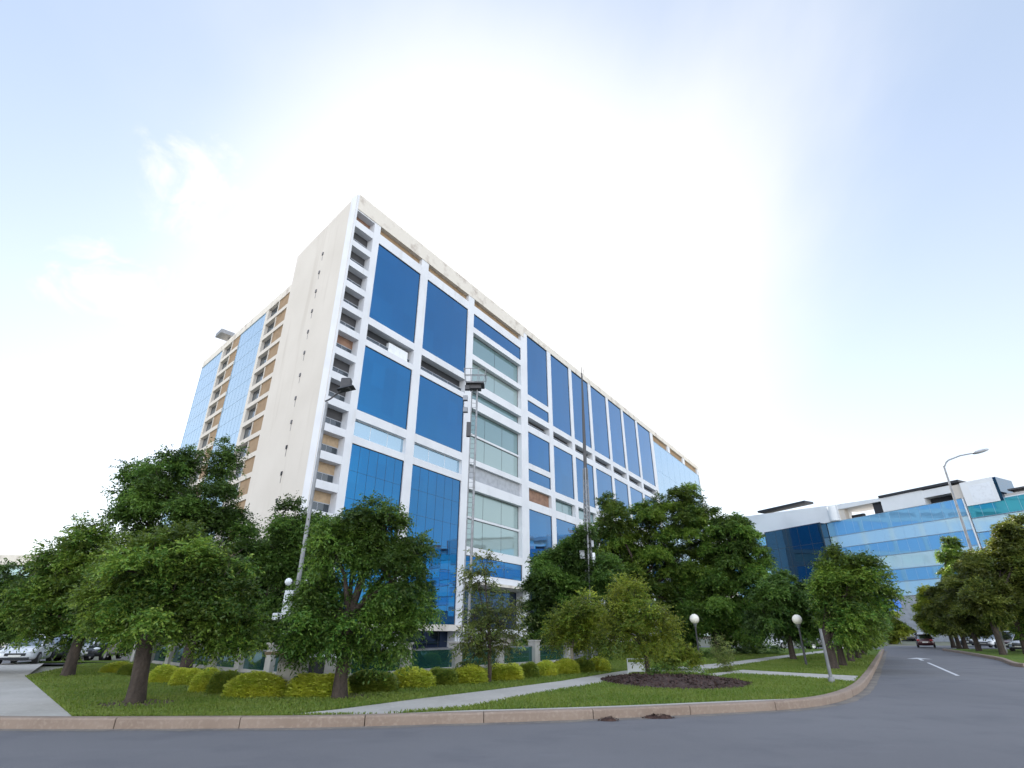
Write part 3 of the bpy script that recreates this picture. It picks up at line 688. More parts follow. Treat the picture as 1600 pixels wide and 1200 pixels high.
def crown_mesh(name, lobes, rng, mats, dens, ll, lw, nl=12, droop=.35, tl=.55, gap=.5, shell=.55):
    """each lobe is a cluster of flattened sprays on short limbs, with air between them"""
    Ps, As, Ts = [], [], []
    for c, r in lobes:
        c = np.array(c); k = int(rng.integers(8, 12)); tl0 = rng.random()
        g = (np.arange(k)+.5)/k; phi = np.pi*(1+5**.5)*np.arange(k)+rng.uniform(0, 6.28)
        zc = 1-2*g; rr = np.sqrt(1-zc*zc)
        dirs = unit(np.stack([rr*np.cos(phi), rr*np.sin(phi), zc], 1)+rng.normal(0, .25, (k, 3)))
        for dv in dirs:
            if rng.random() < .16*gap: continue
            cen = c+dv*r*rng.uniform(.45, .95); sr = r*rng.uniform(.24, .42)
            n = max(5, int(dens*sr*sr*1.9))
            q = unit(rng.normal(0, 1, (n, 3)))*(rng.random((n, 1))**.45)
            q[:, 2] = q[:, 2]*.48 - .28*(q[:, 0]**2+q[:, 1]**2)
            ph = rng.uniform(0, 6.28, 4)
            lum = np.sin(q[:, 0]*6+ph[0])*np.sin(q[:, 1]*6+ph[1]) + .5*np.sin(q[:, 0]*11+ph[2])
            keep = rng.random(n) > gap*.6*(lum < -.1)
            p = cen + q*sr*np.array([1.12, 1.12, 1.0]) + np.array([0, 0, sr*.12])
            hv = q*np.array([1, 1, .3]) + dv*.5
            a = unit(unit(hv)*.9 + rng.normal(0, .4, (n, 3)) + np.array([0, 0, .2-droop*.8]))
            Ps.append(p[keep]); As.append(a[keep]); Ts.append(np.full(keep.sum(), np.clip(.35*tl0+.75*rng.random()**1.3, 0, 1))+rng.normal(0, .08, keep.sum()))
        n = int(dens*r*r*.28)                      # a few inner twigs, toned dark to paint the crown's inner shade
        dv = unit(rng.normal(0, 1, (n, 3)))
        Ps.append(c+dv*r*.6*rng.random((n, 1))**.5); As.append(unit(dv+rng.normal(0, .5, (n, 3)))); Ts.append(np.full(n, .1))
    P = np.concatenate(Ps); A = np.concatenate(As)
    v, q = leaves_on(rng, P, A, nl, tl, ll, lw, droop)
    me = np_mesh(name, v, q, mats)
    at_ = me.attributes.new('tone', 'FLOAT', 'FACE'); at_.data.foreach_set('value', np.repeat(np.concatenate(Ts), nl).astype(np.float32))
    return me
TREES = 'trees around the office tower'
def tree(name, label, base, lobes_px, leaf, seed, h_trunk=2.0, rt=.18, ll=.17, lw=.06, dens=420, nl=12, droop=.35, bark='bark', gap=.5, tl=.55, lean=(0, 0), group=None, nlimb=7):
    """base: ground point; lobes_px: (px, py, radius px, extra depth m) at the tree's distance"""
    rng = np.random.default_rng(seed); random.seed(seed)
    root = empty(name, (base[0], base[1], base[2]), label, 'tree', group)
    lobes = []
    for L in lobes_px:
        px, py, rp = L[:3]; dy = L[3] if len(L) > 3 else rng.uniform(-.5, .5)*rp*mpp(base[1], py)
        Y = base[1]+dy; r = rp*mpp(Y, py)*.84
        q = at(px, py, Y); lobes.append((np.array([q.x-base[0], q.y-base[1], q.z-base[2]]), r))
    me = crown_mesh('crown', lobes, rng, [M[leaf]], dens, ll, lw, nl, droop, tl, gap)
    cr = bpy.data.objects.new('crown', me); C.objects.link(cr); cr.parent = root
    mb = MB(); top = Vector((lean[0], lean[1], h_trunk))
    fl = [1.55, 1.18, 1.0, .95, .88, .8]
    mb.tube([Vector((0,0,-.15)), Vector((0,0,.12)), Vector((lean[0]*.1+random.uniform(-.03,.03), lean[1]*.1, h_trunk*.22)), Vector((lean[0]*.35, lean[1]*.35+random.uniform(-.04,.04), h_trunk*.5)), Vector((lean[0]*.7,lean[1]*.7,h_trunk*.8)), top], [rt*f for f in fl], 12)
    order = sorted(lobes, key=lambda l: -l[1])[:nlimb]
    for c, r in order:
        c = Vector(c); st = top*random.uniform(.75, 1.0); mid = st.lerp(c, .5) + Vector((random.uniform(-.2,.2), random.uniform(-.2,.2), random.uniform(0,.35)))*r
        mb.tube([st, mid, c], [rt*.55, rt*.34, rt*.12], 7)
        for k in range(4):
            dv = Vector((random.gauss(0,1), random.gauss(0,1), random.gauss(.3,.8))).normalized()
            mb.tube([mid.lerp(c, random.uniform(.2,.9)), c+dv*r*.5, c+dv*r*.98], [rt*.16, rt*.1, rt*.03], 5)
    me2 = mb.build('trunk', M[bark], None, smooth=True); me2.parent = root
    return root
def gb(px, py): q = gp(px, py, .15); return (q.x, q.y, q.z)
def in_yard(x, y):
    r = False
    for (x1, y1), (x2, y2) in zip(YARD, YARD[1:]+YARD[:1]):
        if (y1 > y) != (y2 > y) and x < (x2-x1)*(y-y1)/(y2-y1)+x1: r = not r
    return r
def level(x, y, h=.1): return YZ if in_yard(x, y) else G(x, y)+h
def wb(px, Y, z=None): q = at(px, 1000, Y); return (q.x, Y, level(q.x, Y) if z is None else z)
# left group
tree('shade_tree', 'broad yellow-green tree with a stout bare trunk standing in the left lawn', gb(210,1099),
     [(235,895,62),(300,890,58),(190,930,50),(265,945,60),(340,925,54),(225,968,44),(315,978,40),(362,968,38),(285,850,38),(350,880,40),(168,950,28),(392,985,26),(340,1000,22),(205,870,34)], 'leaf_mid', 11, 2.3, .19, .10, .042, 760, nl=14, droop=.2, tl=.42, gap=.9, nlimb=9, lean=(-.35,.1))
tree('tall_tree', 'tall dark tree rising behind the broad yellow-green tree in front of the blank wall', wb(300,25),
     [(255,770,52),(225,745,36),(320,790,60),(285,730,30),(345,730,24),(362,706,14),(215,810,42),(300,840,62),(370,830,42),(250,850,50),(385,870,36),(200,770,22),(270,716,18),(330,880,50),(205,735,13),(212,765,14),(340,712,12),(352,693,9),(365,722,10),(300,712,13)], 'leaf_dark', 12, 5.0, .22, .14, .06, 520, gap=1.6, droop=.2)
tree('shade_tree', 'dense tree with a dark trunk left of the broad yellow-green tree', gb(105,1057),
     [(115,900,46),(150,870,38),(95,935,46),(150,925,48),(60,955,38),(110,970,38),(160,965,36),(130,845,24),(85,880,28),(150,828,16),(130,822,11),(78,858,11),(45,930,26),(175,905,32)], 'leaf_mid', 13, 2.2, .2, .14, .055, 500, gap=.9, droop=.2)
tree('shade_tree', 'dark leafy tree at the far left edge of the photo', wb(-5,25),
     [(10,950,46),(-35,945,52),(40,930,32),(20,905,32),(-15,970,36),(38,965,28),(-60,975,40)], 'leaf_dark', 14, 1.6, .2, .15, .06, 420)
tree('shade_tree', 'background tree between the left trees and the boundary wall', wb(385,33),
     [(400,930,50),(430,880,44),(360,960,50),(420,980,45),(330,990,40),(450,840,40),(470,900,44),(410,870,30),(300,1000,40)], 'leaf_dark', 15, 2.5, .2, .24, .085, 260, gap=.8)
tree('shade_tree', 'dark background tree above the parked cars behind the left lawn', wb(175,40),
     [(180,955,44),(130,975,30),(230,975,36),(90,980,26),(190,915,34),(275,985,28)], 'leaf_dark', 16, 2.5, .2, .26, .09, 240)
# centre
tree('shade_tree', 'dense dark green tree with a slim dark trunk in the middle of the hedge', gb(530,1092),
     [(560,830,44),(605,824,46),(636,858,30),(520,850,38),(575,865,34),(500,925,36),(486,972,38),(535,985,32),(468,1002,26),(520,945,24),(620,905,42),(647,945,30),(605,950,34),(628,985,30),(592,1005,26),(575,800,20)], 'leaf_deep', 21, 2.0, .17, .10, .042, 900, nl=14, droop=.4, tl=.45, nlimb=9)
tree('tall_tree', 'green tree behind the lamp post next to the blank wall', wb(465,25),
     [(470,835,42),(440,870,36),(490,880,40),(500,830,30),(455,920,40),(430,960,36),(480,960,40),(440,1000,34),(455,800,18)], 'leaf_dark', 22, 3, .16, .14, .06, 500, gap=.9, droop=.2)
tree('sapling', 'thin airy sapling with sparse olive leaves in front of the steel floodlight mast', gb(764,1067),
     [(745,905,24),(770,940,28),(740,960,26),(785,970,26),(760,1000,28),(735,1000,20),(790,1005,20),(755,880,16),(740,1025,18),(805,950,14)], 'leaf_dry', 23, 1.6, .07, .14, .045, 300, gap=1.2, nlimb=10)
# right group
tree('shade_tree', 'very dark dense tree at the left of the right-hand group', wb(865,36),
     [(870,890,44),(850,920,34),(900,870,36),(890,940,46),(845,965,30),(880,990,36),(925,900,40),(920,960,36),(850,880,20),(912,840,24)], 'leaf_dark', 31, 2.0, .18, .17, .07, 420, droop=.2)
tree('tall_tree', 'tallest tree of the right-hand group, its loose top against the far end of the tower', wb(1010,46),
     [(960,815,44),(1010,830,48),(1065,805,44),(1090,790,26),(1075,770,16),(930,840,34),(970,870,52),(1040,880,56),(1100,840,42),(1090,900,50),(995,910,50),(920,890,40),(1020,795,26),(950,785,18),(1060,940,46)], 'leaf_mid', 32, 5, .25, .20, .08, 330, gap=1.7, droop=.2, nlimb=12)
tree('shade_tree', 'bushy tree behind the globe lamp, drooping over the back path', wb(1120,44),
     [(1140,830,34),(1160,850,34),(1130,880,46),(1175,905,40),(1110,930,50),(1160,960,42),(1080,960,44),(1130,985,36),(1190,870,18),(1150,815,14),(1060,985,30)], 'leaf_deep', 33, 3, .22, .20, .08, 330, gap=1.1, droop=.4)
tree('small_tree', 'small yellow-green tree with a pale slim trunk right of the hedge end', gb(895,1052),
     [(900,960,26),(880,975,22),(925,965,22),(905,990,24),(870,995,18),(930,985,18),(915,940,14)], 'leaf_yel', 34, 1.1, .07, .12, .05, 520, bark='bark_pale', gap=.8, droop=.2)
tree('small_tree', 'lime green tree with a bare brown side growing from the mulch bed', gb(1013,1058),
     [(985,930,28),(1000,960,30),(965,950,24),(1020,980,28),(985,990,30),(1035,965,16),(960,985,24),(1005,1010,22),(1040,985,14),(945,1000,18),(975,915,14)], 'leaf_yel', 35, 1.2, .09, .10, .045, 560, gap=1.0, droop=.2)
tree('shade_tree', 'dark drooping tree between the two globe lamps and the road trees', gb(1240,1031),
     [(1240,925,34),(1215,945,34),(1265,945,34),(1195,965,28),(1245,965,36),(1275,968,24),(1230,980,22),(1205,925,22)], 'leaf_dark', 36, 1.8, .17, .20, .08, 340, droop=.45)
# row along the left side of the road
tree('roadside_tree', 'first and largest tree of the row along the left kerb of the road', gb(1303,1046),
     [(1310,880,30),(1298,905,30),(1345,890,30),(1370,905,24),(1325,930,42),(1297,945,28),(1365,940,32),(1315,970,28),(1345,968,28),(1284,920,17),(1300,862,14),(1385,930,16)], 'leaf_mid', 37, 1.7, .21, .14, .06, 480, gap=1.0, droop=.2)
for k, (px, py, s, lab) in enumerate(((1318,1041,.9,'second tree of the row along the left kerb of the road'),(1331,1034,.8,'third tree of the row along the left kerb of the road'),(1342,1029,.72,'fourth tree of the row along the left kerb of the road'),(1350,1024,.62,'last tree of the row along the left kerb of the road'))):
    tree('roadside_tree', lab, gb(px,py), [(px+6,965-2*k,36*s),(px+24*s,950+6*k,28*s),(px-16*s,960,28*s),(px+8,985-2*k,32*s),(px+30*s,980,22*s),(px,935+8*k,22*s)], 'leaf_mid', 40+k, 2.4, .16, .2, .08, 300, droop=.2)
tree('roadside_tree', 'small sunlit tree at the far bend of the road', wb(1392,90), [(1390,970,18),(1405,980,14),(1378,985,14),(1395,990,14)], 'leaf_yel', 46, 2.5, .18, .34, .12, 160)
# right side of the road
right_trees = [((1568,1023),[(1565,880,44),(1600,870,50),(1540,915,40),(1590,920,48),(1558,942,34),(1620,930,46),(1528,938,26),(1600,835,30),(1575,845,26)],'largest dark tree at the right edge beside the leaning lamp post','leaf_olive'),
               ((1530,1017),[(1525,905,32),(1505,930,32),(1540,940,32),(1515,960,32),(1535,970,26)],'second tree of the row on the right verge','leaf_olive'),
               ((1509,1013),[(1490,925,28),(1475,945,28),(1505,955,30),(1482,970,26),(1500,975,22)],'third tree of the row on the right verge','leaf_olive'),
               ((1499,1011.5),[(1468,935,24),(1458,955,22),(1480,960,24),(1465,975,18)],'fourth tree of the row on the right verge','leaf_yel'),
               ((1490,1010),[(1452,950,18),(1448,970,16),(1466,968,18),(1460,940,14)],'last tree of the row on the right verge, its yellow-green edge in the sun','leaf_yel')]
for k, (b, L, lab, lf) in enumerate(right_trees):
    tree('roadside_tree', lab, gb(*b), L, lf, 50+k, 2.6, .2, .22+.02*k, .09, 280, droop=.2)
tree('roadside_tree', 'loose topped tree showing above the right row in front of the glass office', wb(1486,88), [(1486,850,14),(1478,868,14),(1494,872,14),(1485,895,16)], 'leaf_mid', 57, 6, .16, .36, .12, 130, gap=1)
tree('roadside_tree', 'tree with a dark trunk cut by the right edge of the photo', gb(1606,1022), [(1640,900,55),(1660,950,60),(1625,960,40),(1640,850,40)], 'leaf_mid', 58, 3, .22, .26, .09, 200)
for k, (px, Y, L, lab) in enumerate(((1575,100,[(1572,975,20),(1590,970,20),(1555,980,16)],'yellow-green tree in the sun behind the right-hand car park'),(1640,110,[(1635,960,30),(1610,975,22)],'sunlit tree behind the car park at the right edge'),(1440,120,[(1415,985,12),(1430,988,12)],'small distant tree at the end of the road'))):
    tree('far_tree', lab, wb(px, Y), L, 'leaf_lit', 60+k, 3, .2, .4, .14, 120)

# clipped hedge mounds ------------------------------------------------
def mound_mesh(seed, leafm, n=5200):
    rng = np.random.default_rng(seed)
    dv = unit(rng.normal(0, 1, (n, 3))); dv[:, 2] = np.abs(dv[:, 2])
    e = 3.2
    k = (np.abs(dv[:, 0])**e + np.abs(dv[:, 1])**e + np.abs(dv[:, 2])**e)**(-1/e)
    P = dv*k[:, None]*(0.86+.16*rng.random((n, 1)))
    P *= (1+.05*np.sin(P[:, 0:1]*5+seed)+.04*np.sin(P[:, 1:2]*6+1.3*seed))
    P = P*np.array([.5, .5, 1.0])
    P[:, 2] = np.maximum(P[:, 2], .03)
    A = unit(dv*np.array([1, 1, 1.0]) + rng.normal(0, .5, (n, 3)))
    v, q = leaves_on(rng, P, A, 4, .09, .085, .034, .1, .4)
    # inner body
    nu, nvv = 20, 8; b = len(v); vb = []; qb = []
    for j in range(nvv+1):
        th = math.pi/2*j/nvv
        for i in range(nu):
            ph = 2*math.pi*i/nu; d = np.array([math.cos(th)*math.cos(ph), math.cos(th)*math.sin(ph), math.sin(th)])
            kk = (abs(d[0])**e+abs(d[1])**e+abs(d[2])**e)**(-1/e); vb.append(d*kk*.84*np.array([.5,.5,1.0]))
    for j in range(nvv):
        for i in range(nu):
            i2 = (i+1) % nu; qb.append([b+j*nu+i, b+j*nu+i2, b+(j+1)*nu+i2, b+(j+1)*nu+i])
    return np_mesh('hedge_mound', np.concatenate([v, np.array(vb)]), np.concatenate([q, np.array(qb)]), [M[leafm]])
mm = [mound_mesh(s, l) for s, l in ((1,'leaf_hedge'),(2,'leaf_hedge'),(3,'leaf_hedge_green'),(4,'leaf_hedge_green'),(5,'leaf_hedge'))]
mounds = [(153,192,1035,1052,0,'first mound at the far left end of the hedge'),(183,212,1037,1056,2,'small green mound, second from the left end of the hedge'),
 (226,264,1041,1068,1,'mound just right of the stout trunk of the left lawn tree'),(262,300,1045,1073,4,'mound in hedge left half, second right of stout trunk'),
 (293,332,1047,1083,0,'bright yellow mound in hedge left half, third right of stout trunk'),(322,358,1050,1087,3,'greener mound squeezed between bright yellow mound and long mound left of stone pillar'),
 (346,426,1053,1091,1,'long wide yellow mound directly left of the stone pillar'),(446,526,1054,1091,4,'long wide yellow mound directly right of the stone pillar'),
 (538,607,1049,1083,2,'wide green mound directly right of the middle tree trunk'),(606,668,1045,1076,0,'brightest yellow mound of the hedge, in front of the teal fence glass'),
 (665,709,1045,1072,3,'dark green mound between two yellow ones below the tower entrance'),(706,758,1041,1069,1,'yellow mound left of the sapling'),
 (764,814,1038,1064,4,'wide mound directly right of the sapling'),(812,841,1036,1060,2,'narrow green mound, second right of the sapling'),
 (838,870,1034,1057,0,'yellow mound, third right of the sapling'),(868,905,1031,1054,1,'yellow mound below the small pale-trunked tree'),
 (902,928,1031,1052,3,'small green mound, second from the right end of the hedge'),(923,953,1028,1050,0,'last yellow mound at the right end of the hedge')]
for k, (x0, x1, y0, y1, mi, lab) in enumerate(mounds):
    q = gp((x0+x1)/2, y1, .15); s = mpp(q.y, y1); w = (x1-x0)*s
    h = (at((x0+x1)/2, y0, q.y+w*.3).z-q.z)*1.0
    o = bpy.data.objects.new('hedge_mound', mm[mi]); C.objects.link(o)
    dpt = min(w, 1.15)*1.0
    o.location = (q.x, q.y+dpt*.42, q.z-.03); o.scale = (w*1.0, dpt, h); o.rotation_euler = (0, 0, (math.pi if k % 2 else 0))
    tag(o, 'clipped '+lab, 'hedge shrub', 'clipped mounds of the hedge')

# loose shrubs
def shrub(name, label, base, lobes_px, leaf, seed, ll=.12, lw=.05, dens=420, droop=.2, group=None):
    rng = np.random.default_rng(seed); lobes = []
    for px, py, rp in lobes_px:
        r = rp*mpp(base[1], py); q = at(px, py, base[1]+rng.uniform(-.3,.3)*r); lobes.append((np.array([q.x-base[0], q.y-base[1], max(q.z-base[2], r*.55)]), r))
    me = crown_mesh(name, lobes, rng, [M[leaf]], dens, ll, lw, 8, droop, .3, .4, .4)
    o = bpy.data.objects.new(name, me); C.objects.link(o); o.location = base
    return tag(o, label, 'shrub', group)
shrub('shrub', 'bright green leafy bush behind the mulch bed', gb(1062,1047), [(1045,1028,16),(1062,1020,18),(1078,1025,14),(1055,1012,12),(1035,1034,11),(1085,1030,10)], 'leaf_yel', 71)
shrub('shrub', 'low spreading green plant on top of the mulch mound', gb(1055,1062), [(1030,1050,10),(1050,1048,11),(1070,1051,10),(1090,1053,9),(1105,1056,7),(1018,1054,8)], 'leaf_mid', 72, .09, .035, 600)
shrub('shrub', 'weedy upright plant with a pale base beside the back path', gb(1130,1050), [(1128,1030,8),(1135,1015,9),(1125,1005,8),(1138,1038,8),(1120,1020,6)], 'leaf_dry', 73, .12, .03, 380)
shrub('shrub', 'flowering low bush under the first globe lamp', wb(1105,39), [(1095,1033,9),(1110,1032,9),(1122,1034,7)], 'leaf_mid', 74)
shrub('shrub', 'dark bush under the trees right of the first globe lamp', wb(1180,46), [(1170,1022,12),(1190,1020,13),(1210,1022,10),(1150,1026,9)], 'leaf_dark', 75, .16, .06, 260)
shrub('shrub', 'bushes in front of the tower podium between the sapling and the dark tree', wb(825,36), [(815,1015,16),(835,1008,18),(800,1020,14),(850,1018,14)], 'leaf_mid', 76, .16, .06, 260)
shrub('shrub', 'pale pink blossoming bush below the tower canopy', wb(845,44), [(838,1000,14),(825,992,10),(850,1006,12)], 'leaf_dry', 77, .2, .07, 160)
shrub('shrub', 'dark bush left of the white bench under the lime green tree', wb(935,36), [(925,1030,10),(940,1025,12)], 'leaf_dark', 78, .16, .06, 260)

# mulch bed
mb = MB(); c = gp(1055,1066,.15); rx = (gp(1166,1066,.15)-gp(945,1066,.15)).length/2; ry = 3.0; random.seed(5)
ctr = (c.x, c.y+.3)
rings = []
for j in range(9):
    t = j/8; ring = []
    for i in range(48):
        a = 2*math.pi*i/48; w = 1+.04*math.sin(3*a+1)+.03*math.sin(5*a)
        x = ctr[0]+rx*t*w*math.cos(a); y = ctr[1]+ry*t*w*math.sin(a)
        ring.append(len(mb.v)); mb.v.append((x, y, G(x, y)+.155+.17*(1-t*t)**1.2+random.uniform(-.015,.03)*(t < .98)))
    rings.append(ring)
for j in range(8):
    for i in range(48): mb.f.append((rings[j][i], rings[j+1][i], rings[j+1][(i+1)%48], rings[j][(i+1)%48])); mb.m.append(0)
for k in range(2600):                          # loose bark chips
    a = random.uniform(0, 6.283); t = math.sqrt(random.random())*1.02
    x = ctr[0]+rx*t*math.cos(a); y = ctr[1]+ry*t*math.sin(a); z = G(x,y)+.16+.17*max(0, 1-t*t)**1.2
    d = Vector((random.gauss(0,1), random.gauss(0,1), random.gauss(0,.5))).normalized()*random.uniform(.03,.08); s = d.cross(Vector((random.gauss(0,.4),random.gauss(0,.4),1))).normalized()*random.uniform(.012,.03)
    p = Vector((x, y, z+.015)); mb.face([p-d-s, p+d-s, p+d+s, p-d+s])
struct(mb.build('mulch', M['mulch']), 'stuff')

# grass blades over the near lawn
def inside(poly, x, y):
    r = np.zeros(len(x), bool); n = len(poly)
    for i in range(n):
        x1, y1 = poly[i]; x2, y2 = poly[(i+1) % n]
        if y1 == y2: continue
        c = ((y1 > y) != (y2 > y)) & (x < (x2-x1)*(y-y1)/(y2-y1)+x1); r ^= c
    return r
rng = np.random.default_rng(9); n = 520000
xx = rng.uniform(-22, 26, n); yy = 12.6+34*rng.random(n)**1.7
ok = inside(LAWN, xx, yy)
for L in (gpx([(430,1118.5),(530,1108),(660,1091),(760,1079),(880,1063.5),(962,1050),(990,1049),(976,1058),(955,1064),(880,1077),(830,1085),(735,1104),(600,1116)]), gpx([(1105,1053),(1160,1046.5),(1240,1051),(1341,1056),(1336,1065),(1240,1057),(1150,1052.5),(1110,1058)]), gpx([(962,1050),(1010,1044),(1060,1042),(1130,1036),(1200,1027),(1290,1016),(1300,1018),(1210,1031),(1150,1040),(1100,1047.5),(1105,1053),(1050,1050),(990,1049.5)]), ring2(apron)+ring2(ap2)[::-1][1:-1], ring2(offset_line(HL,-.1))+ring2(offset_line(HL,1.5))[::-1]):
    ok &= ~inside(L, xx, yy)
ok &= ((xx-ctr[0])/rx)**2+((yy-ctr[1])/ry)**2 > 1.0
for px, py, r in ((213,1100,.8),(530,1088,.7)):
    c = gp(px, py, .15); ok &= ((xx-c.x)**2+(yy-c.y)**2 > r*r) | (rng.random(n) < .25)
xx = xx[ok]; yy = yy[ok]; n = len(xx)
zz = SL*(yy-13)+.148
th = rng.uniform(0, 6.283, n); hh = rng.uniform(.035, .075, n); wd = rng.uniform(.006, .012, n)*(1+yy*.03)
dx, dy = np.cos(th), np.sin(th); lean = rng.normal(0, .5, (n, 2))*hh[:, None]
p0 = np.stack([xx-dx*wd, yy-dy*wd, zz], 1); p1 = np.stack([xx+dx*wd, yy+dy*wd, zz], 1)
p2 = np.stack([xx+dx*wd*.5+lean[:,0], yy+dy*wd*.5+lean[:,1], zz+hh], 1); p3 = np.stack([xx-dx*wd*.5+lean[:,0]*1.1, yy-dy*wd*.5+lean[:,1]*1.1, zz+hh*.98], 1)
me = np_mesh('grass', np.stack([p0,p1,p2,p3],1).reshape(-1,3), np.arange(n*4).reshape(-1,4), [M['blade']])
go = bpy.data.objects.new('grass', me); C.objects.link(go); struct(go, 'stuff')

# ================================================================ BOUNDARY WALL, PILLARS
def wall_run(pts, label, gaps, pil_h=1.25, pan_h=1.0):
    a, b = Vector((*pts[0], 0)), Vector((*pts[1], 0)); L = (b-a).length; d = (b-a)/L; nn = Vector((-d.y, d.x, 0))
    root = empty('boundary_wall', (a.x, a.y, G(a.x,a.y)), label, 'wall')
    n = max(2, int(L/2.6)); us = [L*k/n for k in range(n+1)]
    def bx(mb, u0, u1, w0, w1, h0, h1):
        pts_ = [a+d*u0+nn*w0, a+d*u1+nn*w0, a+d*u1+nn*w1, a+d*u0+nn*w1]
        mb.hexa([(p.x, p.y, G(p.x,p.y)+h0) for p in pts_] + [(p.x, p.y, G(p.x,p.y)+h1) for p in pts_])
    mb = MB(); bx(mb, 0, L, -.1, .1, -1.5, .32); mb.build('plinth', M['pillar'], root)
    for k, u in enumerate(us):
        mb = MB(); bx(mb, u-.22, u+.22, -.22, .22, -.2, pil_h); bx(mb, u-.26, u+.26, -.26, .26, pil_h, pil_h+.07); mb.build('pillar', M['pillar'], root)
        if k < n and k not in gaps:
            mb = MB(); bx(mb, u+.22, us[k+1]-.22, -.015, .015, .32, pan_h); mb.build('panel', M['fence_glass'], root)
            mb = MB(); bx(mb, u+.22, us[k+1]-.22, -.03, .03, pan_h, pan_h+.05); mb.build('rail', M['metal'], root)
M['fence_glass'] = glass_mat('teal_fence_glass', (.10,.34,.32), (.01,.05,.05), .35)
wall_run([(-21.3,34.2),(-7.4,22.0)], 'low stone wall with teal glass panels behind the left half of the hedge', ())
wall_run([(-6.2,22.0),(3.0,33.8)], 'low stone wall with teal glass panels behind the right half of the hedge', ())
# stone pillar in the hedge with a slab and a white cabinet
pb = gp(446,1087,.15)
pil = empty('stone_pillar', (pb.x, pb.y+.3, pb.z), 'broad grey stone gate pillar standing in a gap of the hedge below the lamp post', 'pillar')
mb = MB(); mb.box(-.36,.30,-.28,.32,-.1,.98); o = mb.build('shaft', M['pillar'], None, bevel=.02); o.parent = pil
mb = MB(); mb.box(-.75,.34,-.34,.38,.98,1.06); o = mb.build('cap', M['slab'], None, bevel=.012); o.parent = pil
cab = empty('meter_cabinet', (pb.x-.05, pb.y+.32, pb.z+1.06), 'white metal cabinet on the cap of the stone pillar', 'cabinet')
mb = MB(); mb.box(-.30,.34,-.2,.2,0,.44); o = mb.build('case', M['whitebox'], None, bevel=.015); o.parent = cab
mb = MB(); mb.box(-.02,.30,-.215,-.2,.05,.40); o = mb.build('door', M['metal'], None); o.parent = cab
mb = MB(); mb.box(-.075,-.04,-.22,.22,-.001,.45); o = mb.build('strap', M['darkmetal'], None); o.parent = cab
mb = MB(); mb.box(-.34,.38,-.24,.24,.44,.47); o = mb.build('lid', M['whitebox'], None); o.parent = cab
# gate beam right of it
q = at(470,1040,19.2); q2 = at(552,1036,19.6)
gate = empty('garden_gate', (q.x, 19.3, G(q.x,19.3)+.1), 'low gate with a pale horizontal beam behind the hedge, right of the stone pillar', 'gate')
L_ = q2.x-q.x
mb = MB(); mb.box(0,L_,-.08,.08,.86,.95); o = mb.build('beam', M['whitebox'], None); o.parent = gate
mb = MB(); mb.box(.25,.75,-.05,.05,.0,.86); o = mb.build('panel', M['dark'], None); o.parent = gate
mb = MB(); mb.box(.75,1.5,-.08,.08,.0,.86); o = mb.build('panel', M['pillar'], None); o.parent = gate
for x in (.0, L_-.22):
    mb = MB(); mb.box(x,x+.22,-.12,.12,-.1,1.25); o = mb.build('post', M['pillar'], None); o.parent = gate

# white bench-like barrier by the mulch bed
q0, q1 = gp(982,1053,.15), gp(1008,1053,.15)
br = empty('barrier', (q0.x, q0.y, q0.z), 'small white metal barrier at the end of the footpath by the mulch bed', 'barrier')
w = q1.x-q0.x
for x in (0, w):
    mb = MB(); mb.tube([(x,0,-.05),(x,0,.56)], .025, 8); o = mb.build('post', M['whitebox'], None); o.parent = br
for z in (.55, .40):
    mb = MB(); mb.tube([(0,0,z),(w,0,z)], .022, 8); o = mb.build('rail', M['whitebox'], None); o.parent = br
mb = MB(); mb.box(.03,w-.03,-.012,.012,.08,.38); o = mb.build('panel', M['whitebox'], None); o.parent = br

# debris piles at the kerb
random.seed(17)
for px, py, n, sx, lab in ((951,1126.5,60,.20,'dark flat heap of wet leaves in the gutter, the left one'),(1029,1122.5,110,.30,'larger dark double heap of wet leaves against the kerb face')):
    c = gp(px, py); mb = MB()
    for dx in ((0,) if sx < .25 else (-.13,.14)):
        mb.ball((c.x+dx, c.y+.02, c.z), .16, 12, 6, 1.1, .6, .42)
    for k in range(n):
        a = random.uniform(0,6.28); t = math.sqrt(random.random()); p = Vector((c.x+sx*t*math.cos(a)*1.2, c.y+.12*t*math.sin(a), c.z+.075*(1-t*t)+.01))
        d = Vector((random.gauss(0,1),random.gauss(0,1),random.gauss(0,.5))).normalized()*.03; s = d.cross(Vector((0,.2,1))).normalized()*.016
        mb.face([p-d,p+s,p+d,p-s])
    tag(mb.build('leaf_heap', M['mulch'], None, loc=(c.x,c.y,c.z)), lab, 'leaf heap')

# ================================================================ LAMPS AND MASTS
def tb(name, parent, pts, rad, m, n=10, smooth=True):
    mb = MB(); mb.tube(pts, rad, n); o = mb.build(name, M[m], None, smooth=False); o.parent = parent; return o
def bxo(name, parent, a, m, bevel=0):
    mb = MB(); mb.box(*a); o = mb.build(name, M[m], None, bevel=bevel); o.parent = parent; return o
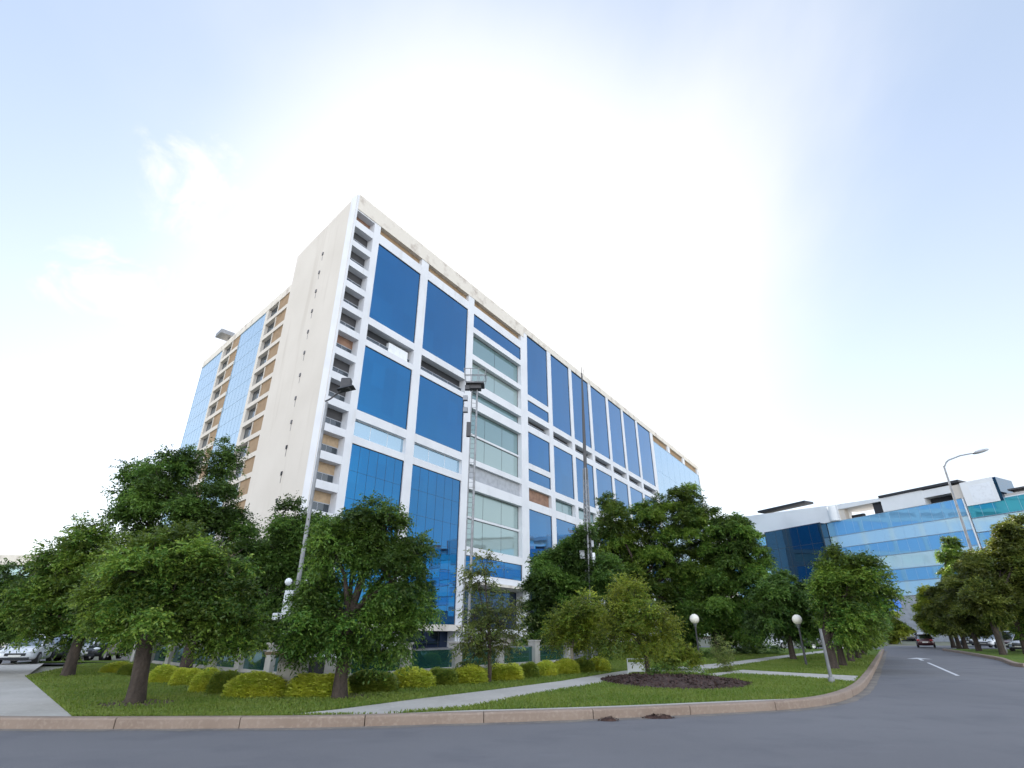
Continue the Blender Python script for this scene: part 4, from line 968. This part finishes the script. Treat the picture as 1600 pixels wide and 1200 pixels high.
# left floodlight post
Y = 19.9; b = at(450,1010,Y); zb = G(b.x,Y)+.1; top = at(511,628,Y); H = top.z-zb
lp = empty('street_lamp', (b.x, Y, zb), 'grey lamp post with one black floodlight, rising beside the blank end wall', 'street lamp')
xt = top.x-b.x
tb('pole', lp, [(0,0,0),(xt*.5,0,H*.5),(xt,0,H)], [.085,.07,.048], 'metal', 12)
hx = at(541,602,Y)-Vector((b.x,Y,zb))
tb('arm', lp, [(xt-.08,0,H+.02),(xt+.1,0,H+.12),(hx.x-.25,0,hx.z-.3),(hx.x,0,hx.z)], .035, 'darkmetal', 8)
fl = bxo('flood_head', lp, (hx.x-.22,hx.x+.20,-.15,.17,hx.z-.22,hx.z+.30), 'darkmetal', .07)
mb = MB(); mb.hexa([(hx.x-.30,-.22,hx.z-.27),(hx.x+.36,-.22,hx.z-.10),(hx.x+.36,.22,hx.z-.10),(hx.x-.30,.22,hx.z-.27),(hx.x-.26,-.17,hx.z-.19),(hx.x+.24,-.17,hx.z-.02),(hx.x+.24,.17,hx.z-.02),(hx.x-.26,.17,hx.z-.19)])
o = mb.build('visor', M['darkmetal'], None); o.parent = lp
def on_pole(z): return xt*z/H
z1_, z2_ = at(457,965,Y).z-zb, at(462,925,Y).z-zb
bxo('control_box', lp, (on_pole(z1_)-.36, on_pole(z1_)-.07, -.16, .12, z1_-.1, z2_+.05), 'whitebox', .02)
bxo('junction_box', lp, (on_pole(z1_)-.66, on_pole(z1_)-.40, -.12, .1, z1_-.08, z1_+.14), 'whitebox', .02)
bxo('clamp', lp, (on_pole(z1_)-.5, on_pole(z1_)+.14, -.14, .14, z1_-.14, z1_-.09), 'darkmetal')
zc = at(463,910,Y).z-zb
tb('bracket', lp, [(on_pole(zc)-.36,0,zc),(on_pole(zc)+.34,0,zc)], .035, 'darkmetal', 8)
for dx in (-.34, .30):
    mb = MB(); mb.ball((on_pole(zc)+dx,0,zc+.02), .125 if dx < 0 else .085, 14, 9); o = mb.build('camera_dome', M['whitebox'], None, smooth=True); o.parent = lp
# right curved lamp
g0 = gp(1571,1019.6,.15); Y = g0.y; tp = at(1474.5,728,Y); H = tp.z-g0.z
rl = empty('street_lamp', (g0.x, Y, g0.z), 'tall street lamp with a curved arm over the right side of the road', 'street lamp')
cx = tp.x-g0.x; q = [at(*p, Y)-g0 for p in ((1475.5,720),(1482,712),(1500,708 if 0 else 714),(1520,708))]
pole = [(0,0,-.1),(cx*.5,0,H*.5),(cx,0,H)]
tb('pole', rl, pole, [.16,.12,.08], 'metal', 12)
a0 = Vector((cx,0,H)); arm = [a0, Vector((a0.x+.02,0,a0.z+.5))]
p1, p2, p3 = at(1482,719,Y)-g0, at(1500,712,Y)-g0, at(1521,708,Y)-g0
pts = [a0, at(1475.5,729,Y)-g0, at(1478,723,Y)-g0, p1, p2, p3]; pts = [Vector((p.x,0,p.z)) for p in pts]
tb('arm', rl, pts, [.08,.075,.07,.065,.06,.055], 'metal', 10)
hd = pts[-1]; he = at(1544,702,Y)-g0
mb = MB(); dd = (Vector((he.x,0,he.z))-hd); n_ = 10
mb.tube([hd+dd*t for t in (0,.08,.3,.6,.85,1)], [.10,.24,.30,.30,.22,.06], 12)
mb.v = [(v[0], v[1]*1.3, hd.z+dd.z*((v[0]-hd.x)/dd.x)+(v[2]-(hd.z+dd.z*((v[0]-hd.x)/dd.x)))*.55) for v in mb.v]
o = mb.build('lamp_head', M['grey'], None, smooth=True); o.parent = rl
# plain post in the lawn
g0 = gp(1300,1066.5,.15); t = at(1289,984,g0.y)
po = empty('lamp_post', (g0.x,g0.y,g0.z), 'plain grey post in the lawn, its top lost in the first roadside tree', 'post')
tb('pole', po, [(0,0,-.05),(0,0,(t.z-g0.z)*1.02)], [.058,.05], 'steel', 12)
tb('base_collar', po, [(0,0,-.02),(0,0,.16)], [.11,.10], 'metal', 12)
# globe lamps
def globe(px, py, Y, lab):
    b = at(px+2, 1020, Y); zb = G(b.x,Y)+.12; t = at(px, py, Y)
    r = 7.2*mpp(Y, py)
    root = empty('globe_lamp', (t.x,Y,zb), lab, 'globe lamp', 'globe lamps along the back path')
    h = t.z-zb
    tb('pole', root, [(0,0,-.1),(0,0,h-r)], [.06,.045], 'darkmetal', 10)
    tb('collar', root, [(0,0,h-r-.16),(0,0,h-r+.02)], [.06,.13], 'metal', 12)
    mb = MB(); mb.ball((0,0,h), r, 24, 16); o = mb.build('globe', M['globe'], None, smooth=True); o.parent = root
    return root
globe(1085,967,38,'white globe lamp on a thin post left of the back path, before bushy tree')
globe(1245.5,968,31,'white globe lamp on a thin post in front of the dark drooping tree')
# steel floodlight mast in front of the tower
Y = 47.0; t = at(743,603,Y); b = Vector((t.x-.15, Y, YZ)); H = t.z-YZ
ms = empty('floodlight_mast', (b.x,Y,YZ), 'slim steel ladder mast with a caged platform on top, before the green glazed bay', 'mast')
for x in (-.32,.18):
    tb('pole', ms, [(x,0,0),(x+.1,0,H*.5),(x+.15,0,H)], [.14,.11,.08] if x > 0 else [.07,.06,.05], 'metal', 10)
mb = MB()
for k in range(int(H/.45)): mb.tube([(-.32+.15*k*.45/H,0,k*.45+.3),(.18+.15*k*.45/H,0,k*.45+.3)], .02, 5)
o = mb.build('ladder', M['metal'], None); o.parent = ms
cagez = H
mb = MB(); mb.box(-.75,1.0,-.7,.7,cagez,cagez+.10); mb.box(-.4,.7,-.4,.4,cagez-.4,cagez); o = mb.build('platform', M['darkmetal'], None); o.parent = ms
mb = MB()
for x in (-.95,-.3,.45,1.2):
    for y in (-.8,.8): mb.tube([(x*.8,y*.85,cagez+.1),(x,y,cagez+1.5)], .035, 6)
for z, k in ((1.5,1.0),(.85,.93)):
    pts = [(-.95*k,-.8*k,cagez+z),(1.2*k,-.8*k,cagez+z),(1.2*k,.8*k,cagez+z),(-.95*k,.8*k,cagez+z),(-.95*k,-.8*k,cagez+z)]
    for a, b2 in zip(pts, pts[1:]): mb.tube([a,b2], .035, 6)
o = mb.build('cage', M['metal'], None); o.parent = ms
for x, z in ((-.6,cagez-.3),(-.75,cagez-1.4),(-.7,cagez-2.6)):
    bxo('floodlight', ms, (x-.22,x+.22,-.5,-.1,z-.28,z+.2), 'darkmetal' if z > cagez-1 else 'metal', .03)
bxo('control_box', ms, (-.55,-.15,-.25,.1,cagez-5.2,cagez-3.8), 'darkmetal', .03)
# tall antenna mast on the right
Y = 35.0; b = at(926,1045,Y); t = at(909,583,Y); zb = level(b.x,Y,.05); H = t.z-zb
am = empty('antenna_mast', (b.x,Y,zb), 'tall tapering steel antenna mast in front of the right-hand trees', 'mast')
xt = t.x-b.x
def lat(z): return xt*z/H, max(.05, .27*(1-z/H)+.045)
for a in range(3):
    w = a*2.094+.4
    pts = []
    for k in range(13):
        z = H*.62*k/12; cx_, r = lat(z); pts.append((cx_+r*math.cos(w), r*math.sin(w), z))
    tb('leg', am, pts, .05, 'metal', 6)
mb = MB()
for k in range(48):
    z0, z1 = H*.62*k/48, H*.62*(k+1)/48
    for a in range(3):
        w0, w1 = a*2.094+.4, (a+1)*2.094+.4; c0, r0 = lat(z0); c1, r1 = lat(z1)
        mb.tube([(c0+r0*math.cos(w0), r0*math.sin(w0), z0), (c1+r1*math.cos(w1), r1*math.sin(w1), z1)], .026, 5)
        mb.tube([(c0+r0*math.cos(w0), r0*math.sin(w0), z0), (c0+r0*math.cos(w1), r0*math.sin(w1), z0)], .022, 5)
o = mb.build('lattice', M['metal'], None); o.parent = am
c0, r0 = lat(H*.60)
tb('tube', am, [(c0,0,H*.58),(lat(H*.8)[0],0,H*.8),(xt,0,H)], [.13,.10,.05], 'darkmetal', 10)
tb('aerial', am, [(xt,0,H),(xt-.02,0,H+.5)], .02, 'darkmetal', 6)
za = at(925,872,Y).z-zb; c0, r0 = lat(za)
bxo('antenna_box', am, (c0-.55,c0-.25,-.2,.1,za-.05,za+.45), 'grey', .03); bxo('antenna_box', am, (c0+.22,c0+.40,-.2,.1,za-.5,za+.3), 'whitebox', .03); bxo('antenna_box', am, (c0+.2,c0+.36,-.2,.1,za+.65,za+1.05), 'grey', .03)
# blue round signs at the far end of the row
Y = 96; c = at(1392,945,Y); b = Vector((c.x, Y, G(c.x,Y)+.1))
sg = empty('road_sign', b, 'pair of blue round signs on a post at the end of the left roadside trees', 'road sign')
tb('post', sg, [(0,0,-.1),(0,0,c.z-b.z+.4)], .05, 'metal', 8)
for dx in (-.55,.5):
    tb('sign_disc', sg, [(dx*1.4,-.12,c.z-b.z),(dx*1.4,-.06,c.z-b.z)], .95, 'blueSign', 24)

# ================================================================ CARS
def make_car(name, label, paint, kind='sedan'):
    root = empty(name, (0,0,0), label, 'car')
    Wd, Ln = .88, 2.22
    # lower body: stations along x (front at +x)
    st = [(-2.22,.62,.38,.72),(-2.12,.80,.24,.88),(-1.75,.86,.20,.98),(-1.0,.88,.19,1.0),(0,.88,.19,.98),(.85,.88,.19,.95),(1.45,.86,.20,.88),(1.95,.80,.22,.76),(2.15,.68,.26,.66),(2.22,.55,.34,.56)]
    mb = MB(); n = 10; b0 = 0
    def sec(x, w, zb, zt):
        zm = zb+(zt-zb)*.45
        return [(x,-w*.86,zb),(x,-w,zb+.12),(x,-w*1.0,zm),(x,-w*.95,zt-.06),(x,-w*.82,zt),(x,w*.82,zt),(x,w*.95,zt-.06),(x,w*1.0,zm),(x,w,zb+.12),(x,w*.86,zb)]
    for s in st: mb.v += sec(*s)
    for i in range(len(st)-1):
        for k in range(n):
            k2 = (k+1) % n; mb.f.append((i*n+k, i*n+k2, (i+1)*n+k2, (i+1)*n+k)); mb.m.append(0)
    mb.f.append(tuple(range(n))[::-1]); mb.m.append(0); mb.f.append(tuple((len(st)-1)*n+k for k in range(n))); mb.m.append(0)
    o = mb.build('body', M[paint], None, smooth=True); o.parent = root
    sb = o.modifiers.new('sub', 'SUBSURF'); sb.levels = 1; sb.render_levels = 2
    hgt = 1.46 if kind == 'sedan' else 1.66; rear = -1.35 if kind == 'sedan' else -1.95
    # cabin glass
    bt = [(rear-.35,.74,.94),(rear+.25,.62,hgt-.06),(-.1,.64,hgt),(.35,.61,hgt-.05),(1.05,.76,.90)]
    mb = MB()
    for x, w, z in bt: mb.v += [(x,-w,z),(x,w,z),(x,-.80,.90),(x,.80,.90)]
    for i in range(4):
        a = i*4; c = (i+1)*4
        mb.f += [(a,a+1,c+1,c),(a+2,a,c,c+2),(a+1,a+3,c+3,c+1)]; mb.m += [0,0,0]
    o = mb.build('glazing', M['carglass'], None); o.parent = root
    mb = MB()
    rp = [(rear+.12,.625,hgt-.085),(rear+.3,.63,hgt-.03),(-.1,.655,hgt+.02),(.30,.62,hgt-.03),(.42,.60,hgt-.075)]
    for x, w, z in rp: mb.v += [(x,-w,z-.02),(x,-w*.8,z+.02),(x,w*.8,z+.02),(x,w,z-.02)]
    for i in range(4):
        for k in range(3): mb.f.append((i*4+k,(i+1)*4+k,(i+1)*4+k+1,i*4+k+1)); mb.m.append(0)
    for s in (-1,1):
        for (x0,w0,z0),(x1,w1,z1) in (((1.05,.765,.90),(.36,.625,hgt-.05)),((rear-.35,.75,.94),(rear+.22,.635,hgt-.05)),((-.25,.815,.92),(-.22,.655,hgt-.01))):
            mb.tube([(x0,s*w0,z0),(x1,s*w1,z1)], .045, 6)
    o = mb.build('roof', M[paint], None); o.parent = root
    for x in (-1.36,1.38):
        for s in (-1,1):
            mb = MB(); mb.tube([(x,s*.70,.32),(x,s*.90,.32)], .32, 20); t = mb.build('tyre', M['rubber'], None); t.parent = root
            mb = MB(); mb.tube([(x,s*.90,.32),(x,s*.912,.32)], .20, 14); r = mb.build('rim', M['rim'], None); r.parent = t
    for s in (-1,1):
        mb = MB(); mb.ball((2.02,s*.60,.66), .17, 12, 8, .9,1.1,.5); o = mb.build('headlight', M['clearlamp'], None, smooth=True); o.parent = root
        mb = MB(); mb.ball((-2.08,s*.62,.78), .16, 12, 8, .8,1.1,.7); o = mb.build('taillight', M['redlamp'], None, smooth=True); o.parent = root
        mb = MB(); mb.ball((.78,s*.93,.98), .10, 10, 6, .6,1,.7); o = mb.build('mirror', M[paint], None, smooth=True); o.parent = root
    mb = MB(); mb.box(2.12,2.22,-.45,.45,.44,.58); mb.box(2.10,2.235,-.62,.62,.26,.38); o = mb.build('grille', M['dark'], None, bevel=.02); o.parent = root
    mb = MB(); mb.box(2.23,2.25,-.26,.26,.40,.50); o = mb.build('number_plate', M['plate'], None); o.parent = root
    mb = MB(); mb.box(-2.235,-2.20,-.26,.26,.52,.63); o = mb.build('number_plate', M['plate'], None); o.parent = root
    return root
proto = {}
def car(paint, label, xy_, rz, kind='sedan', h=.09, group=None):
    key = (paint, kind)
    if key not in proto: o = proto[key] = make_car('parked_car', label, paint, kind)
    else: o = copy_tree(proto[key]); o['label'] = label
    o.location = (xy_[0], xy_[1], G(*xy_)+h); o.rotation_euler = (0, -0.0, rz)
    o['group'] = 'parked cars'
    return o
q = at(38,1035,33.5); car('car_white', 'white car facing the camera beside the left driveway', (q.x,33.5), R(-64))
for px, Y, p, rz, lab in ((100,37,'car_dark',-80,'dark car behind the trunk of the second left tree'),(128,38,'car_white',-75,'white car half hidden behind the dark trunk on the left'),(150,38.5,'car_dark',-75,'dark car nearest the left end of the hedge')):
    b = at(px,1030,Y); car(p, lab, (b.x,Y), R(rz))
q = gp(1467,1012.5); car('car_red', 'dark red car driving away at the far end of the road', (q.x,q.y+2), R(55), h=.01)
for px, Y, p, rz, lab, k in ((1288,60,'car_dark',-10,'dark car parked behind the roadside trees on the left of the road','suv'),(1196,62,'car_white',10,'white car glimpsed under the trees right of the first globe lamp','sedan'),
    (1550,66,'car_white',-150,'white car in the right car park between two trunks','suv'),(1584,60,'car_red',-150,'maroon car in the right car park','suv'),(1606,53,'car_silver',-150,'silver car cut by the right edge of the photo','sedan'),
    (1523,76,'car_dark',-150,'dark car in the right car park behind the second trunk','sedan'),(1418,118,'car_dark',-10,'distant dark car at the end of the road','sedan'),(1432,120,'car_silver',-10,'distant silver car at the end of the road','suv'),(1446,118,'car_white',-10,'distant white car left of the dark red car','sedan'),(1403,122,'car_silver',-10,'distant silver car left of the other cars at the end of the road','sedan'),(1390,124,'car_dark',-10,'distant dark car nearest the left trees at the end of the road','suv')):
    b = at(px,1003,Y); car(p, lab, (b.x,Y), R(rz), k)
